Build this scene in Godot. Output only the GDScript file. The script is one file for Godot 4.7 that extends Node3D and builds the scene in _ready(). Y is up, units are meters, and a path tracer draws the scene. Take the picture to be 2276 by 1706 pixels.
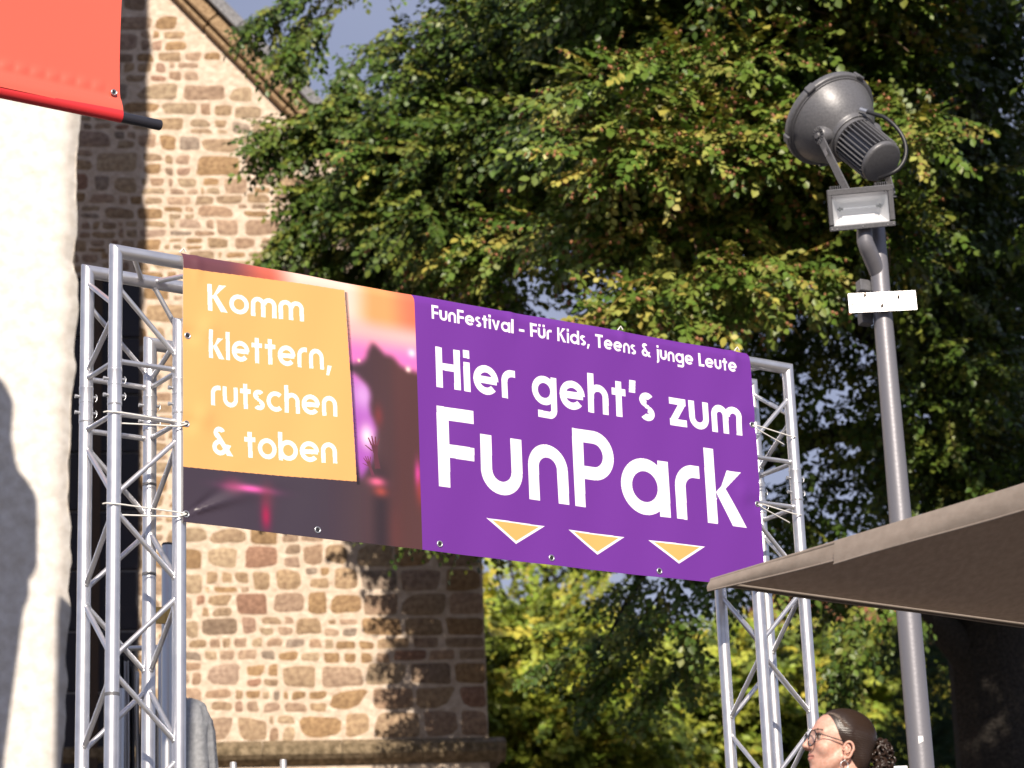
extends Node3D
# ---------------------------------------------------------------- helpers
const F := 5686.6
var CAM := Vector3(0, 0.2, 0)
var RI := Vector3.RIGHT
var UP := Vector3.UP
var FW := Vector3.FORWARD
var rng := RandomNumberGenerator.new()
var M := {}

# point where the sight line through a photo pixel meets the vertical plane z metres ahead
func pz(x: float, y: float, z: float) -> Vector3:
	var d := FW + RI * ((x - 1138.0) / F) - UP * ((y - 853.0) / F)
	return CAM + d * (z / -d.z)

func on_plane(x: float, y: float, o: Vector3, n: Vector3) -> Vector3:
	var d := FW + RI * ((x - 1138.0) / F) - UP * ((y - 853.0) / F)
	return CAM + d * ((o - CAM).dot(n) / d.dot(n))

class MB:
	var v := PackedVector3Array()
	var n := PackedVector3Array()
	var t := PackedVector2Array()
	var c := PackedColorArray()
	var ix := PackedInt32Array()
	var col := Color.WHITE
	func add(p: Vector3, nn: Vector3, uv := Vector2.ZERO) -> int:
		v.append(p); n.append(nn); t.append(uv); c.append(col)
		return v.size() - 1
	func tri(a: int, b: int, d: int) -> void:
		ix.append(a); ix.append(b); ix.append(d)
	func quad(a: int, b: int, d: int, e: int) -> void:
		tri(a, b, d); tri(a, d, e)
	func flat4(a: Vector3, b: Vector3, d: Vector3, e: Vector3) -> void:
		var nn := (d - a).cross(b - a)
		if nn.length_squared() < 1e-16: nn = (e - a).cross(d - a)
		nn = nn.normalized()
		quad(add(a, nn, Vector2(0, 0)), add(b, nn, Vector2(1, 0)), add(d, nn, Vector2(1, 1)), add(e, nn, Vector2(0, 1)))
	func flat3(a: Vector3, b: Vector3, d: Vector3) -> void:
		var nn := (d - a).cross(b - a).normalized()
		tri(add(a, nn), add(b, nn), add(d, nn))
	func path(pts: Array, rad, seg := 10, cap := true) -> void:
		var m := pts.size()
		var tan0: Vector3 = (pts[1] - pts[0]).normalized()
		var side := tan0.cross(Vector3.UP if absf(tan0.y) < 0.9 else Vector3.RIGHT).normalized()
		var first := v.size()
		var run := 0.0
		for i in m:
			var tg: Vector3
			if i == 0: tg = pts[1] - pts[0]
			elif i == m - 1: tg = pts[i] - pts[i - 1]
			else: tg = pts[i + 1] - pts[i - 1]
			tg = tg.normalized()
			side = (side - tg * side.dot(tg)).normalized()
			var other := tg.cross(side)
			var r: float = rad[i] if rad is Array else rad
			if i > 0: run += (pts[i] - pts[i - 1]).length()
			for k in seg + 1:
				var a := TAU * k / seg
				var d := side * cos(a) + other * sin(a)
				add(pts[i] + d * r, d, Vector2(float(k) / seg, run))
		for i in m - 1:
			for k in seg:
				var a := first + i * (seg + 1) + k
				quad(a, a + 1, a + seg + 2, a + seg + 1)
		if cap:
			for e in 2:
				var i: int = 0 if e == 0 else m - 1
				var nn: Vector3 = -tan0 if e == 0 else (pts[m - 1] - pts[m - 2]).normalized()
				var ce := add(pts[i], nn)
				var base := first + i * (seg + 1)
				for k in seg:
					var a := add(v[base + k], nn)
					var b := add(v[base + k + 1], nn)
					tri(ce, b, a) if e == 0 else tri(ce, a, b)
	func tube(a: Vector3, b: Vector3, r0: float, r1 := -1.0, seg := 12, cap := true) -> void:
		path([a, b], [r0, r1 if r1 >= 0.0 else r0], seg, cap)
	func box(x: Transform3D, size: Vector3, bev := 0.0) -> void:
		var h := size * 0.5
		var b := minf(bev, minf(h.x, minf(h.y, h.z)) * 0.9)
		var ax := [Vector3.RIGHT, Vector3.UP, Vector3.BACK]
		for i in 3:
			var j := (i + 1) % 3
			var k := (i + 2) % 3
			for s in [-1.0, 1.0]:
				var o: Vector3 = ax[i] * h[i] * s
				var p: Vector3 = ax[j] * (h[j] - b)
				var q: Vector3 = ax[k] * (h[k] - b)
				if s > 0: flat4(x * (o - p - q), x * (o - p + q), x * (o + p + q), x * (o + p - q))
				else: flat4(x * (o - p - q), x * (o + p - q), x * (o + p + q), x * (o - p + q))
		if b > 0.0:
			for i in 3:
				var j := (i + 1) % 3
				var k := (i + 2) % 3
				for s in [-1.0, 1.0]:
					for w in [-1.0, 1.0]:
						var e: Vector3 = ax[i] * (h[i] - b)
						var p1: Vector3 = ax[j] * h[j] * s + ax[k] * (h[k] - b) * w
						var p2: Vector3 = ax[j] * (h[j] - b) * s + ax[k] * h[k] * w
						if s * w > 0: flat4(x * (p1 - e), x * (p2 - e), x * (p2 + e), x * (p1 + e))
						else: flat4(x * (p1 - e), x * (p1 + e), x * (p2 + e), x * (p2 - e))
			for sx in [-1.0, 1.0]:
				for sy in [-1.0, 1.0]:
					for sz in [-1.0, 1.0]:
						var pa := x * Vector3(h.x * sx, (h.y - b) * sy, (h.z - b) * sz)
						var pb := x * Vector3((h.x - b) * sx, h.y * sy, (h.z - b) * sz)
						var pc := x * Vector3((h.x - b) * sx, (h.y - b) * sy, h.z * sz)
						if sx * sy * sz > 0: flat3(pa, pc, pb)
						else: flat3(pa, pb, pc)
	# profile of (radius, height) turned round the local y axis
	func lathe(x: Transform3D, prof: Array, seg := 32) -> void:
		var m := prof.size()
		for i in m - 1:
			var p: Vector2 = prof[i]
			var q: Vector2 = prof[i + 1]
			var nn := Vector2(q.y - p.y, p.x - q.x).normalized()
			var n0 := nn
			var n1 := nn
			if i > 0:
				var o: Vector2 = prof[i - 1]
				var w := Vector2(p.y - o.y, o.x - p.x).normalized()
				if w.dot(nn) > 0.7: n0 = (w + nn).normalized()
			if i < m - 2:
				var o: Vector2 = prof[i + 2]
				var w := Vector2(o.y - q.y, q.x - o.x).normalized()
				if w.dot(nn) > 0.7: n1 = (w + nn).normalized()
			var first := v.size()
			for k in seg + 1:
				var a := TAU * k / seg
				var d := Vector3(cos(a), 0, sin(a))
				add(x * (d * p.x + Vector3.UP * p.y), (x.basis * (d * n0.x + Vector3.UP * n0.y)).normalized(), Vector2(float(k) / seg, p.y))
				add(x * (d * q.x + Vector3.UP * q.y), (x.basis * (d * n1.x + Vector3.UP * n1.y)).normalized(), Vector2(float(k) / seg, q.y))
			for k in seg:
				var a := first + k * 2
				quad(a, a + 1, a + 3, a + 2)
	func ball(o: Vector3, r: Vector3, seg := 12) -> void:
		var first := v.size()
		var rows := maxi(4, seg / 2)
		for i in rows + 1:
			var b := PI * i / rows
			for k in seg + 1:
				var a := TAU * k / seg
				var d := Vector3(sin(b) * cos(a), cos(b), sin(b) * sin(a))
				add(o + d * r, (d / r).normalized(), Vector2(float(k) / seg, float(i) / rows))
		for i in rows:
			for k in seg:
				var a := first + i * (seg + 1) + k
				quad(a, a + 1, a + seg + 2, a + seg + 1)
	# smooth sheet through a grid of points
	func sheet(g: Array, nu: int, nv: int, flip := false) -> void:
		var first := v.size()
		for j in nv + 1:
			for i in nu + 1:
				var p: Vector3 = g[j * (nu + 1) + i]
				var du: Vector3 = g[j * (nu + 1) + mini(i + 1, nu)] - g[j * (nu + 1) + maxi(i - 1, 0)]
				var dv: Vector3 = g[mini(j + 1, nv) * (nu + 1) + i] - g[maxi(j - 1, 0) * (nu + 1) + i]
				var nn := du.cross(dv).normalized()
				add(p, -nn if flip else nn, Vector2(float(i) / nu, 1.0 - float(j) / nv))
		for j in nv:
			for i in nu:
				var a := first + j * (nu + 1) + i
				if flip: quad(a, a + 1, a + nu + 2, a + nu + 1)
				else: quad(a, a + nu + 1, a + nu + 2, a + 1)
	func arrays(colored := false) -> ArrayMesh:
		for i in range(0, ix.size(), 3):
			var p := ix[i]
			var q := ix[i + 1]
			var r := ix[i + 2]
			if (v[r] - v[p]).cross(v[q] - v[p]).dot(n[p] + n[q] + n[r]) < 0.0:
				ix[i + 1] = r; ix[i + 2] = q
		var a := []
		a.resize(Mesh.ARRAY_MAX)
		a[Mesh.ARRAY_VERTEX] = v
		a[Mesh.ARRAY_NORMAL] = n
		a[Mesh.ARRAY_TEX_UV] = t
		if colored: a[Mesh.ARRAY_COLOR] = c
		a[Mesh.ARRAY_INDEX] = ix
		var m := ArrayMesh.new()
		m.add_surface_from_arrays(Mesh.PRIMITIVE_TRIANGLES, a)
		return m

func obj(called: String, mb: MB, m: Material, parent: Node = self, colored := false) -> MeshInstance3D:
	var o := MeshInstance3D.new()
	o.name = called
	o.mesh = mb.arrays(colored)
	o.material_override = m
	parent.add_child(o, true)
	return o

func thing(called: String, label: String, category: String, at := Vector3.ZERO, group := "") -> Node3D:
	var o := Node3D.new()
	o.name = called
	add_child(o, true)
	o.position = at
	tag(o, label, category, group)
	return o

func tag(o: Node, label: String, category: String, group := "") -> void:
	o.set_meta("label", label)
	o.set_meta("category", category)
	if group: o.set_meta("group", group)

func lin(r: float, g: float, b: float) -> Color:
	return Color(r, g, b).linear_to_srgb()

func mat(called: String, c: Color, rough := 0.8, metal := 0.0) -> StandardMaterial3D:
	var m := StandardMaterial3D.new()
	m.resource_name = called
	m.albedo_color = c
	m.roughness = rough
	m.metallic = metal
	M[called] = m
	return m

func noise_tex(freq: float, lo: Color, hi: Color, sd: int, size := 512, oct := 4, mid = null) -> ImageTexture:
	var fn := FastNoiseLite.new()
	fn.seed = sd
	fn.frequency = freq
	fn.fractal_octaves = oct
	var im := fn.get_seamless_image(size, size, false, false, 0.15)
	var g := Gradient.new()
	g.set_color(0, lo)
	g.set_color(1, hi)
	if mid != null: g.add_point(0.5, mid)
	var data := im.get_data()
	var lut := PackedByteArray()
	for i in 256:
		var q := g.sample(i / 255.0)
		lut.append(int(q.r * 255)); lut.append(int(q.g * 255)); lut.append(int(q.b * 255))
	var outd := PackedByteArray()
	outd.resize(size * size * 3)
	for i in size * size:
		var k := data[i] * 3
		outd[i * 3] = lut[k]; outd[i * 3 + 1] = lut[k + 1]; outd[i * 3 + 2] = lut[k + 2]
	return ImageTexture.create_from_image(Image.create_from_data(size, size, false, Image.FORMAT_RGB8, outd))

func tri_tex(m: StandardMaterial3D, tex: Texture2D, scale: float, bump: Texture2D = null, bump_cm := 1.0) -> void:
	m.albedo_texture = tex
	m.uv1_triplanar = true
	m.uv1_world_triplanar = true
	m.uv1_scale = Vector3.ONE * scale
	if bump:
		m.heightmap_enabled = true
		m.heightmap_texture = bump
		m.heightmap_scale = bump_cm

# ---------------------------------------------------------------- build order
func _ready() -> void:
	rng.seed = 20240917
	set_view()
	materials()
	ground()
	church()
	white_building()
	truss_gate()
	banner()
	red_banner()
	floodlight_mast()
	parasol()
	person()
	stage_things()
	beech()
	background()
	off_frame()

func set_view() -> void:
	var pitch := 0.30075292
	var roll := -0.03935343
	var f := Vector3(0, sin(pitch), -cos(pitch))
	var u := Vector3(0, cos(pitch), sin(pitch))
	var r := Vector3.RIGHT
	FW = f
	RI = r * cos(roll) + u * sin(roll)
	UP = -r * sin(roll) + u * cos(roll)
	var cam := Camera3D.new()
	cam.name = "camera"
	cam.transform = Transform3D(Basis(RI, UP, -FW), CAM)
	cam.fov = rad_to_deg(2.0 * atan(853.0 / F))
	cam.near = 0.1
	cam.far = 900.0
	var at := CameraAttributesPhysical.new()
	at.frustum_focal_length = 12.0 / (853.0 / F)
	at.frustum_focus_distance = 9.9
	at.frustum_near = 0.1
	at.frustum_far = 900.0
	at.exposure_aperture = 3.8
	cam.attributes = at
	add_child(cam)
	cam.current = true

	var sun := DirectionalLight3D.new()
	sun.name = "sun"
	var az := deg_to_rad(3.5)
	var el := deg_to_rad(30.0)
	sun.basis = Basis.looking_at(Vector3(-sin(az) * cos(el), -sin(el), -cos(az) * cos(el)))
	sun.light_color = Color(1.0, 0.95, 0.885)
	sun.light_energy = 1.6
	sun.light_angular_distance = 0.55
	sun.shadow_enabled = true
	add_child(sun)

	var env := Environment.new()
	env.background_mode = Environment.BG_SKY
	env.tonemap_mode = Environment.TONE_MAPPER_LINEAR
	env.tonemap_exposure = 1.34
	env.sdfgi_enabled = true
	env.ssao_enabled = true
	env.ssil_enabled = true
	var ps := ProceduralSkyMaterial.new()
	ps.sky_top_color = lin(0.185, 0.22, 0.345)
	ps.sky_horizon_color = lin(0.30, 0.35, 0.49)
	ps.sky_curve = 0.12
	ps.ground_bottom_color = lin(0.08, 0.07, 0.06)
	ps.ground_horizon_color = lin(0.12, 0.115, 0.11)
	ps.sun_angle_max = 1.0
	var fn := FastNoiseLite.new()
	fn.seed = 11
	fn.frequency = 0.006
	fn.fractal_octaves = 5
	var img := fn.get_seamless_image(1024, 512, false, false, 0.2)
	var src := img.get_data()
	var data := PackedByteArray()
	data.resize(1024 * 512 * 4)
	for i in 1024 * 512:
		var a := clampf((src[i] / 255.0 - 0.42) * 2.2, 0.0, 1.0)
		data[i * 4] = 255; data[i * 4 + 1] = 250; data[i * 4 + 2] = 247
		data[i * 4 + 3] = int(a * 255.0)
	ps.sky_cover = ImageTexture.create_from_image(Image.create_from_data(1024, 512, false, Image.FORMAT_RGBA8, data))
	ps.sky_cover_modulate = Color(1, 1, 1, 0.14)
	var sky := Sky.new()
	sky.sky_material = ps
	env.sky = sky
	var we := WorldEnvironment.new()
	we.name = "environment"
	we.environment = env
	add_child(we)

func materials() -> void:
	var m: StandardMaterial3D
	var grain := noise_tex(0.02, Color(0.62, 0.6, 0.58), Color(1, 1, 1), 3, 512, 5)
	var rough := noise_tex(0.03, Color.BLACK, Color.WHITE, 4, 512, 5)
	M["bump"] = rough
	m = mat("mortar", lin(0.73, 0.615, 0.505), 0.95)
	tri_tex(m, noise_tex(0.02, Color(0.82, 0.79, 0.76), Color(1, 1, 1), 5, 512, 5), 0.9, rough, 1.2)
	m = mat("stone", Color.WHITE, 0.9)
	m.vertex_color_use_as_albedo = true
	tri_tex(m, noise_tex(0.016, Color(0.66, 0.62, 0.6), Color(1, 1, 0.98), 6, 512, 5), 1.7, rough, 0.9)
	m = mat("cornice_stone", lin(0.40, 0.31, 0.20), 0.92)
	tri_tex(m, noise_tex(0.02, Color(0.45, 0.43, 0.38), Color(1, 1, 1), 7, 512, 5), 1.1, rough, 1.0)
	m = mat("verge_stone", lin(0.50, 0.355, 0.215), 0.9)
	tri_tex(m, noise_tex(0.03, Color(0.6, 0.56, 0.5), Color(1, 1, 1), 8, 512, 5), 1.4, rough, 0.8)
	m = mat("slate", lin(0.24, 0.24, 0.26), 0.6)
	tri_tex(m, noise_tex(0.03, Color(0.55, 0.55, 0.56), Color(1, 1, 1), 9, 512, 5), 1.3, rough, 0.6)
	m = mat("whitewash", lin(0.80, 0.77, 0.74), 0.95)
	tri_tex(m, noise_tex(0.02, Color(0.84, 0.82, 0.79), Color(1, 1, 1), 10, 512, 6), 0.7, rough, 0.45)
	m = mat("aluminium", lin(0.80, 0.80, 0.81), 0.36, 0.85)
	tri_tex(m, noise_tex(0.02, Color(0.86, 0.86, 0.88), Color(1, 1, 1), 12, 512, 6), 1.2)
	mat("steel", lin(0.55, 0.56, 0.58), 0.35, 0.9)
	m = mat("pole_paint", lin(0.255, 0.25, 0.27), 0.42, 0.35)
	tri_tex(m, noise_tex(0.2, Color(0.78, 0.78, 0.8), Color(1, 1, 1), 13, 512, 3), 2.5, rough, 0.04)
	m = mat("lamp_paint", lin(0.16, 0.16, 0.172), 0.42, 0.2)
	tri_tex(m, noise_tex(0.05, Color(0.8, 0.8, 0.8), Color(1, 1, 1), 14, 512, 4), 2.5, rough, 0.05)
	mat("black_rubber", lin(0.018, 0.018, 0.02), 0.45)
	mat("reflector", lin(0.72, 0.72, 0.74), 0.45, 0.25)
	m = mat("lamp_glass", Color(0.9, 0.95, 1.0, 0.12), 0.06)
	m.transparency = BaseMaterial3D.TRANSPARENCY_ALPHA
	m = mat("spectacle_glass", Color(0.9, 0.95, 1.0, 0.10), 0.03)
	m.transparency = BaseMaterial3D.TRANSPARENCY_ALPHA
	m = mat("galvanised", lin(0.86, 0.84, 0.84), 0.42, 0.7)
	tri_tex(m, noise_tex(0.06, Color(0.8, 0.8, 0.8), Color(1, 1, 1), 15, 256, 4), 5.0, rough, 0.1)
	m = mat("parasol_cloth", lin(0.36, 0.305, 0.26), 0.85)
	m.backlight_enabled = true
	m.backlight = lin(0.28, 0.22, 0.165)
	tri_tex(m, noise_tex(0.03, Color(0.84, 0.83, 0.82), Color(1, 1, 1), 16, 512, 5), 1.5, noise_tex(0.35, Color.BLACK, Color.WHITE, 31, 256, 2), 0.05)
	m = mat("red_vinyl", lin(0.74, 0.115, 0.075), 0.36)
	m = mat("red_hem", lin(0.62, 0.03, 0.035), 0.4)
	mat("black_tube", lin(0.022, 0.022, 0.03), 0.4)
	m = mat("bark", lin(0.075, 0.062, 0.05), 0.95)
	tri_tex(m, noise_tex(0.03, Color(0.4, 0.4, 0.4), Color(1, 1, 1), 17, 512, 5), 1.6, rough, 3.0)
	mat("twig_bark", lin(0.20, 0.125, 0.085), 0.85)
	m = mat("leaf", Color.WHITE, 0.42)
	m.vertex_color_use_as_albedo = true
	m.backlight_enabled = true
	m.backlight = lin(0.22, 0.25, 0.12)
	m.metallic_specular = 0.42
	m = mat("paving", lin(0.13, 0.12, 0.115), 0.9)
	tri_tex(m, noise_tex(0.03, Color(0.6, 0.6, 0.6), Color(1, 1, 1), 18, 512, 5), 0.4, rough, 1.0)
	mat("dark_cladding", lin(0.022, 0.022, 0.035), 0.6)
	mat("brown_post", lin(0.075, 0.05, 0.035), 0.8)
	m = mat("tarpaulin", lin(0.34, 0.35, 0.37), 0.55)
	tri_tex(m, noise_tex(0.03, Color(0.75, 0.75, 0.75), Color(1, 1, 1), 19, 512, 5), 2.0, rough, 0.3)
	mat("rusty_steel", lin(0.22, 0.17, 0.13), 0.6, 0.5)
	mat("hair_light", lin(0.075, 0.045, 0.03), 0.4)
	mat("brass", lin(0.55, 0.36, 0.12), 0.35, 0.9)
	mat("cord", lin(0.72, 0.70, 0.66), 0.6)

func ground() -> void:
	var mb := MB.new()
	var g := []
	var zs := [160.0, 6.0, 0.5, -1.0, -2.0, -3.0, -4.0, -5.0, -6.0, -8.0, -60.0, -300.0]
	var xs := [-260.0, -40.0, -10.0, 0.0, 10.0, 40.0, 260.0]
	for z: float in zs:
		for x: float in xs:
			var y := 0.0
			if z > -6.5: y = -1.05 * smoothstep(-6.5, 0.5, z)
			g.append(Vector3(x, y, z))
	mb.sheet(g, xs.size() - 1, zs.size() - 1, true)
	obj("ground", mb, M.paving).set_meta("kind", "structure")

# ---------------------------------------------------------------- church
var WO: Vector3      # foot of the wall's right-hand corner
var WR: Vector3      # along the wall, to the right
var WN: Vector3      # out of the wall, towards the viewer

func wall_uv(x: float, y: float) -> Vector2:
	var p := on_plane(x, y, WO, WN)
	return Vector2((p - WO).dot(-WR), p.y)

func wp(u: float, v: float, out := 0.0) -> Vector3:
	return WO - WR * u + Vector3.UP * v + WN * out

func stone_shape(u0: float, u1: float, v0: float, v1: float, tint: Color, square: float) -> MB:
	var mb := MB.new()
	var cu := (u0 + u1) / 2
	var cv := (v0 + v1) / 2
	var hu := (u1 - u0) / 2
	var hv := (v1 - v0) / 2
	var k := 14
	var ring: Array[Vector2] = []
	var ex := 2.0 / (2.6 + square * 4.0)
	var warp := 0.06 + 0.16 * (1.0 - square)
	var ph := rng.randf() * TAU
	var ph2 := rng.randf() * TAU
	for i in k:
		var a := TAU * (i + 0.5) / k
		var x := signf(cos(a)) * pow(absf(cos(a)), ex)
		var y := signf(sin(a)) * pow(absf(sin(a)), ex)
		var w := 1.0 - warp * 0.5 + warp * 0.5 * sin(2 * a + ph) + warp * 0.35 * sin(3 * a + ph2) + rng.randf_range(-0.07, 0.03)
		ring.append(Vector2(x * hu * w, y * hv * w))
	var lift := rng.randf_range(0.003, 0.010)
	var bev := minf(0.010, hv * 0.3)
	var tilt := Vector2(rng.randf_range(-0.05, 0.05), rng.randf_range(-0.06, 0.06))
	var outer: Array[int] = []
	var inner: Array[int] = []
	var shade := tint
	for i in k:
		var p := ring[i]
		var q := p * (1.0 - bev / maxf(p.length(), 0.02))
		var dirn := (wp(cu + p.x, cv + p.y) - wp(cu, cv)).normalized()
		mb.col = shade * rng.randf_range(0.9, 1.06)
		outer.append(mb.add(wp(cu + p.x, cv + p.y, -0.004), (dirn + WN * 0.8).normalized()))
		inner.append(mb.add(wp(cu + q.x, cv + q.y, lift + tilt.dot(q)), (WN + dirn * 0.25).normalized()))
	mb.col = shade
	var ce := mb.add(wp(cu, cv, lift + 0.006), WN)
	for i in k:
		var j := (i + 1) % k
		mb.quad(outer[i], inner[i], inner[j], outer[j])
		mb.tri(inner[i], ce, inner[j])
	return mb

func church() -> void:
	var c := pz(1078, 1420, 25.0)
	WO = Vector3(c.x, 0, c.z)
	var ya := deg_to_rad(8.0)
	WR = Vector3(cos(ya), 0, -sin(ya))
	WN = Vector3(sin(ya), 0, cos(ya))
	var t := thing("church", "church gable of tan rubble stone with pale mortar and sandstone verge", "church", WO)
	var inv := Transform3D(Basis.IDENTITY, -WO)
	# gable line from the photograph
	var ga := wall_uv(385, 0)
	var gb := wall_uv(629, 249)
	var slope := (ga.y - gb.y) / (ga.x - gb.x)
	var eave := gb.y - slope * gb.x
	var ridge_u := 6.5
	var ridge := eave + slope * ridge_u
	var depth := 9.0
	var mb := MB.new()
	# front wall with thickness, the side wall, the back wall
	var outline := [Vector2(0, 0), Vector2(0, eave), Vector2(ridge_u, ridge), Vector2(ridge_u * 2, eave), Vector2(ridge_u * 2, 0)]
	for o in [0.0, -depth]:
		var n: Vector3 = WN if o == 0.0 else -WN
		var ids := []
		for p: Vector2 in outline: ids.append(mb.add(wp(p.x, p.y, o), n))
		for i in 3: 
			if o == 0.0: mb.tri(ids[0], ids[i + 2], ids[i + 1])
			else: mb.tri(ids[0], ids[i + 1], ids[i + 2])
	mb.flat4(wp(0, 0, 0), wp(0, eave, 0), wp(0, eave, -depth), wp(0, 0, -depth))
	mb.flat4(wp(ridge_u * 2, 0, 0), wp(ridge_u * 2, 0, -depth), wp(ridge_u * 2, eave, -depth), wp(ridge_u * 2, eave, 0))
	var wall := place(obj("wall", mb, M.mortar, t), inv)
	wall.set_meta("label", "pale mortar bed of the rubble wall")
	# roof
	var sl := Vector2(-1.0, -slope).normalized()        # down the slope to the right
	var up := Vector2(-sl.y, sl.x)
	if up.y < 0: up = -up
	var rm := MB.new()
	for s in [0, 1]:
		var a0 := Vector2(ridge_u, ridge) + up * 0.34
		var b0 := Vector2(-0.25, eave - slope * 0.25) + up * 0.34
		if s == 1:
			b0.x = ridge_u * 2 - b0.x; a0.x = ridge_u * 2 - a0.x
		var d0 := Vector2(0, 0.06)
		var q := [wp(a0.x, a0.y, 0.20), wp(b0.x, b0.y, 0.20), wp(b0.x, b0.y, -depth - 0.2), wp(a0.x, a0.y, -depth - 0.2)]
		rm.flat4(q[0], q[1], q[2], q[3])
		var w := []
		for p: Vector3 in q: w.append(p - Vector3.UP * 0.06)
		rm.flat4(w[3], w[2], w[1], w[0])
		rm.flat4(q[0], w[0], w[1], q[1])
		rm.flat4(q[1], w[1], w[2], q[2])
	var roof := place(obj("roof", rm, M.slate, t), inv)
	# verge: moulding, sandstone pieces and slates along the slope
	var total := ridge_u / absf(sl.x)
	var base := Vector2(0, eave)
	var basis := Basis((-WR * -sl.x + Vector3.UP * -sl.y).normalized(), (-WR * up.x + Vector3.UP * up.y).normalized(), WN)
	var bx := Basis(basis.x, basis.y, basis.x.cross(basis.y))
	var l := -0.2
	while l < total:
		var len := rng.randf_range(0.56, 0.68)
		for row in 2:
			var th: float = 0.055 if row == 0 else 0.135
			var off: float = 0.03 if row == 0 else 0.13
			var outd: float = 0.10 if row == 0 else 0.17
			var cc := base + -sl * (l + len / 2) + up * off
			var vm := MB.new()
			vm.box(Transform3D(bx, wp(cc.x, cc.y, outd / 2 - 0.02 + rng.randf_range(-0.004, 0.004))), Vector3(len - 0.012, th, outd + 0.04), 0.012)
			place(obj("verge_stone", vm, M.verge_stone, t), inv)
		l += len
	l = -0.2
	while l < total:
		var len := rng.randf_range(0.40, 0.5)
		var cc := base + -sl * (l + len / 2) + up * 0.262
		var vm := MB.new()
		vm.box(Transform3D(bx, wp(cc.x, cc.y, 0.13 + rng.randf_range(-0.008, 0.008))), Vector3(len - 0.008, 0.115, 0.25), 0.006)
		obj("slate", vm, M.slate, roof)
		l += len
	# string course
	var cu := wall_uv(900, 1652).y
	var cl := wall_uv(900, 1690).y
	var u := -0.155
	while u < 5.0:
		var len := rng.randf_range(0.75, 1.0)
		var cm := MB.new()
		var o := 0.15
		var prof := [Vector2(0, cu + 0.05), Vector2(o, cu - 0.02), Vector2(o, cl + 0.06), Vector2(o * 0.7, cl + 0.02), Vector2(o * 0.35, cl - 0.01), Vector2(0, cl - 0.03)]
		for i in prof.size() - 1:
			var p: Vector2 = prof[i]
			var q: Vector2 = prof[i + 1]
			cm.flat4(wp(u + len - 0.008, p.y, p.x), wp(u, p.y, p.x), wp(u, q.y, q.x), wp(u + len - 0.008, q.y, q.x))
		for e in [0.0, len - 0.008]:
			for i in prof.size() - 2:
				var a := wp(u + e, prof[0].y, prof[0].x)
				var b := wp(u + e, prof[i + 1].y, prof[i + 1].x)
				var d := wp(u + e, prof[i + 2].y, prof[i + 2].x)
				if e == 0.0: cm.flat3(a, d, b)
				else: cm.flat3(a, b, d)
		place(obj("cornice_block", cm, M.cornice_stone, t), inv)
		u += len
	var cm2 := MB.new()
	cm2.box(Transform3D(Basis(-WR, Vector3.UP, WN), wp(-0.078, (cu + cl) / 2, -1.6)), Vector3(0.154, cu - cl, 3.2), 0.02)
	place(obj("cornice_block", cm2, M.cornice_stone, t), inv)
	# rubble stones
	var list := []
	var v := 0.3
	var left := wall_uv(60, 853).x + 0.3
	while v < 13.5:
		var big := v < cl
		var low := v < wall_uv(900, 1250).y
		var h := rng.randf_range(0.12, 0.27)
		if low: h = rng.randf_range(0.17, 0.27) if rng.randf() < 0.66 else rng.randf_range(0.09, 0.14)
		if big: h = rng.randf_range(0.2, 0.26)
		elif v < wall_uv(900, 1470).y: h = rng.randf_range(0.22, 0.29)
		if v < cu + 0.03 and v + h > cl - 0.05:
			v = cu + 0.05
			continue
		var uu := rng.randf_range(-0.05, 0.0) * 0.0
		var first := true
		while uu < left:
			var w := h * rng.randf_range(0.9, 2.6)
			if low and v > cu: w = h * rng.randf_range(0.8, 1.9)
			if uu < 0.9: w = maxf(w, rng.randf_range(0.28, 0.45))
			if first: w = rng.randf_range(0.26, 0.5)
			first = false
			w = clampf(w, 0.10, 0.52)
			var jo := rng.randf_range(0.005, 0.011) if uu > 0.8 else rng.randf_range(0.005, 0.008)
			var cv := v + 0.025 * sin(uu * 2.1 + v * 3.0) * (1.0 if uu > 0.9 else 0.0)
			if h > 0.13 and uu > 0.9 and rng.randf() < (0.24 if low else 0.42):
				# two or three thin stones in the height of one course
				var cut := rng.randf_range(0.38, 0.62)
				for half in 2:
					var b0 := cv + (0.0 if half == 0 else h * cut)
					var b1 := cv + (h * cut if half == 0 else h)
					var x0 := uu
					while x0 < uu + w - 0.05:
						var ww := minf(rng.randf_range(0.10, 0.30), uu + w - x0)
						list.append([x0 + jo, x0 + ww - jo, b0 + jo * 0.75, b1 - jo * 0.75, 0.25])
						x0 += ww
			else:
				list.append([uu + (jo if uu > 0.01 else 0.0), uu + w - jo, cv + jo, cv + h - jo, 0.9 if uu < 0.9 else rng.randf_range(0.1, 0.85)])
			uu += w
		v += h
	var keep := []
	for s in list:
		var lim: float = eave + slope * (s[0] + s[1]) / 2 - 0.02 if s[0] < ridge_u else 0.0
		var lim0: float = eave + slope * s[0] - 0.015
		if s[3] < minf(lim, lim0) and s[1] - s[0] > 0.04 and s[3] - s[2] > 0.02: keep.append(s)
	# the largest in sight are parts, the rest one part
	var rank := []
	for i in keep.size():
		var s = keep[i]
		var p := wp((s[0] + s[1]) / 2, (s[2] + s[3]) / 2)
		var d := p - CAM
		var px := 1138.0 + F * d.dot(RI) / d.dot(FW)
		var py := 853.0 - F * d.dot(UP) / d.dot(FW)
		var seen := px > 165 and px < 1090 and py > -10 and py < 1716
		var hid := px > 415 and py > 560 + (px - 407) * 0.177 and py < 1159 + (px - 406) * 0.115
		hid = hid or (px > 760 and py < 760) or (px > 800 and py < 1150)
		var area: float = (s[1] - s[0]) * (s[3] - s[2])
		rank.append([(area if seen and not hid else area * 0.001), i])
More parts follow.
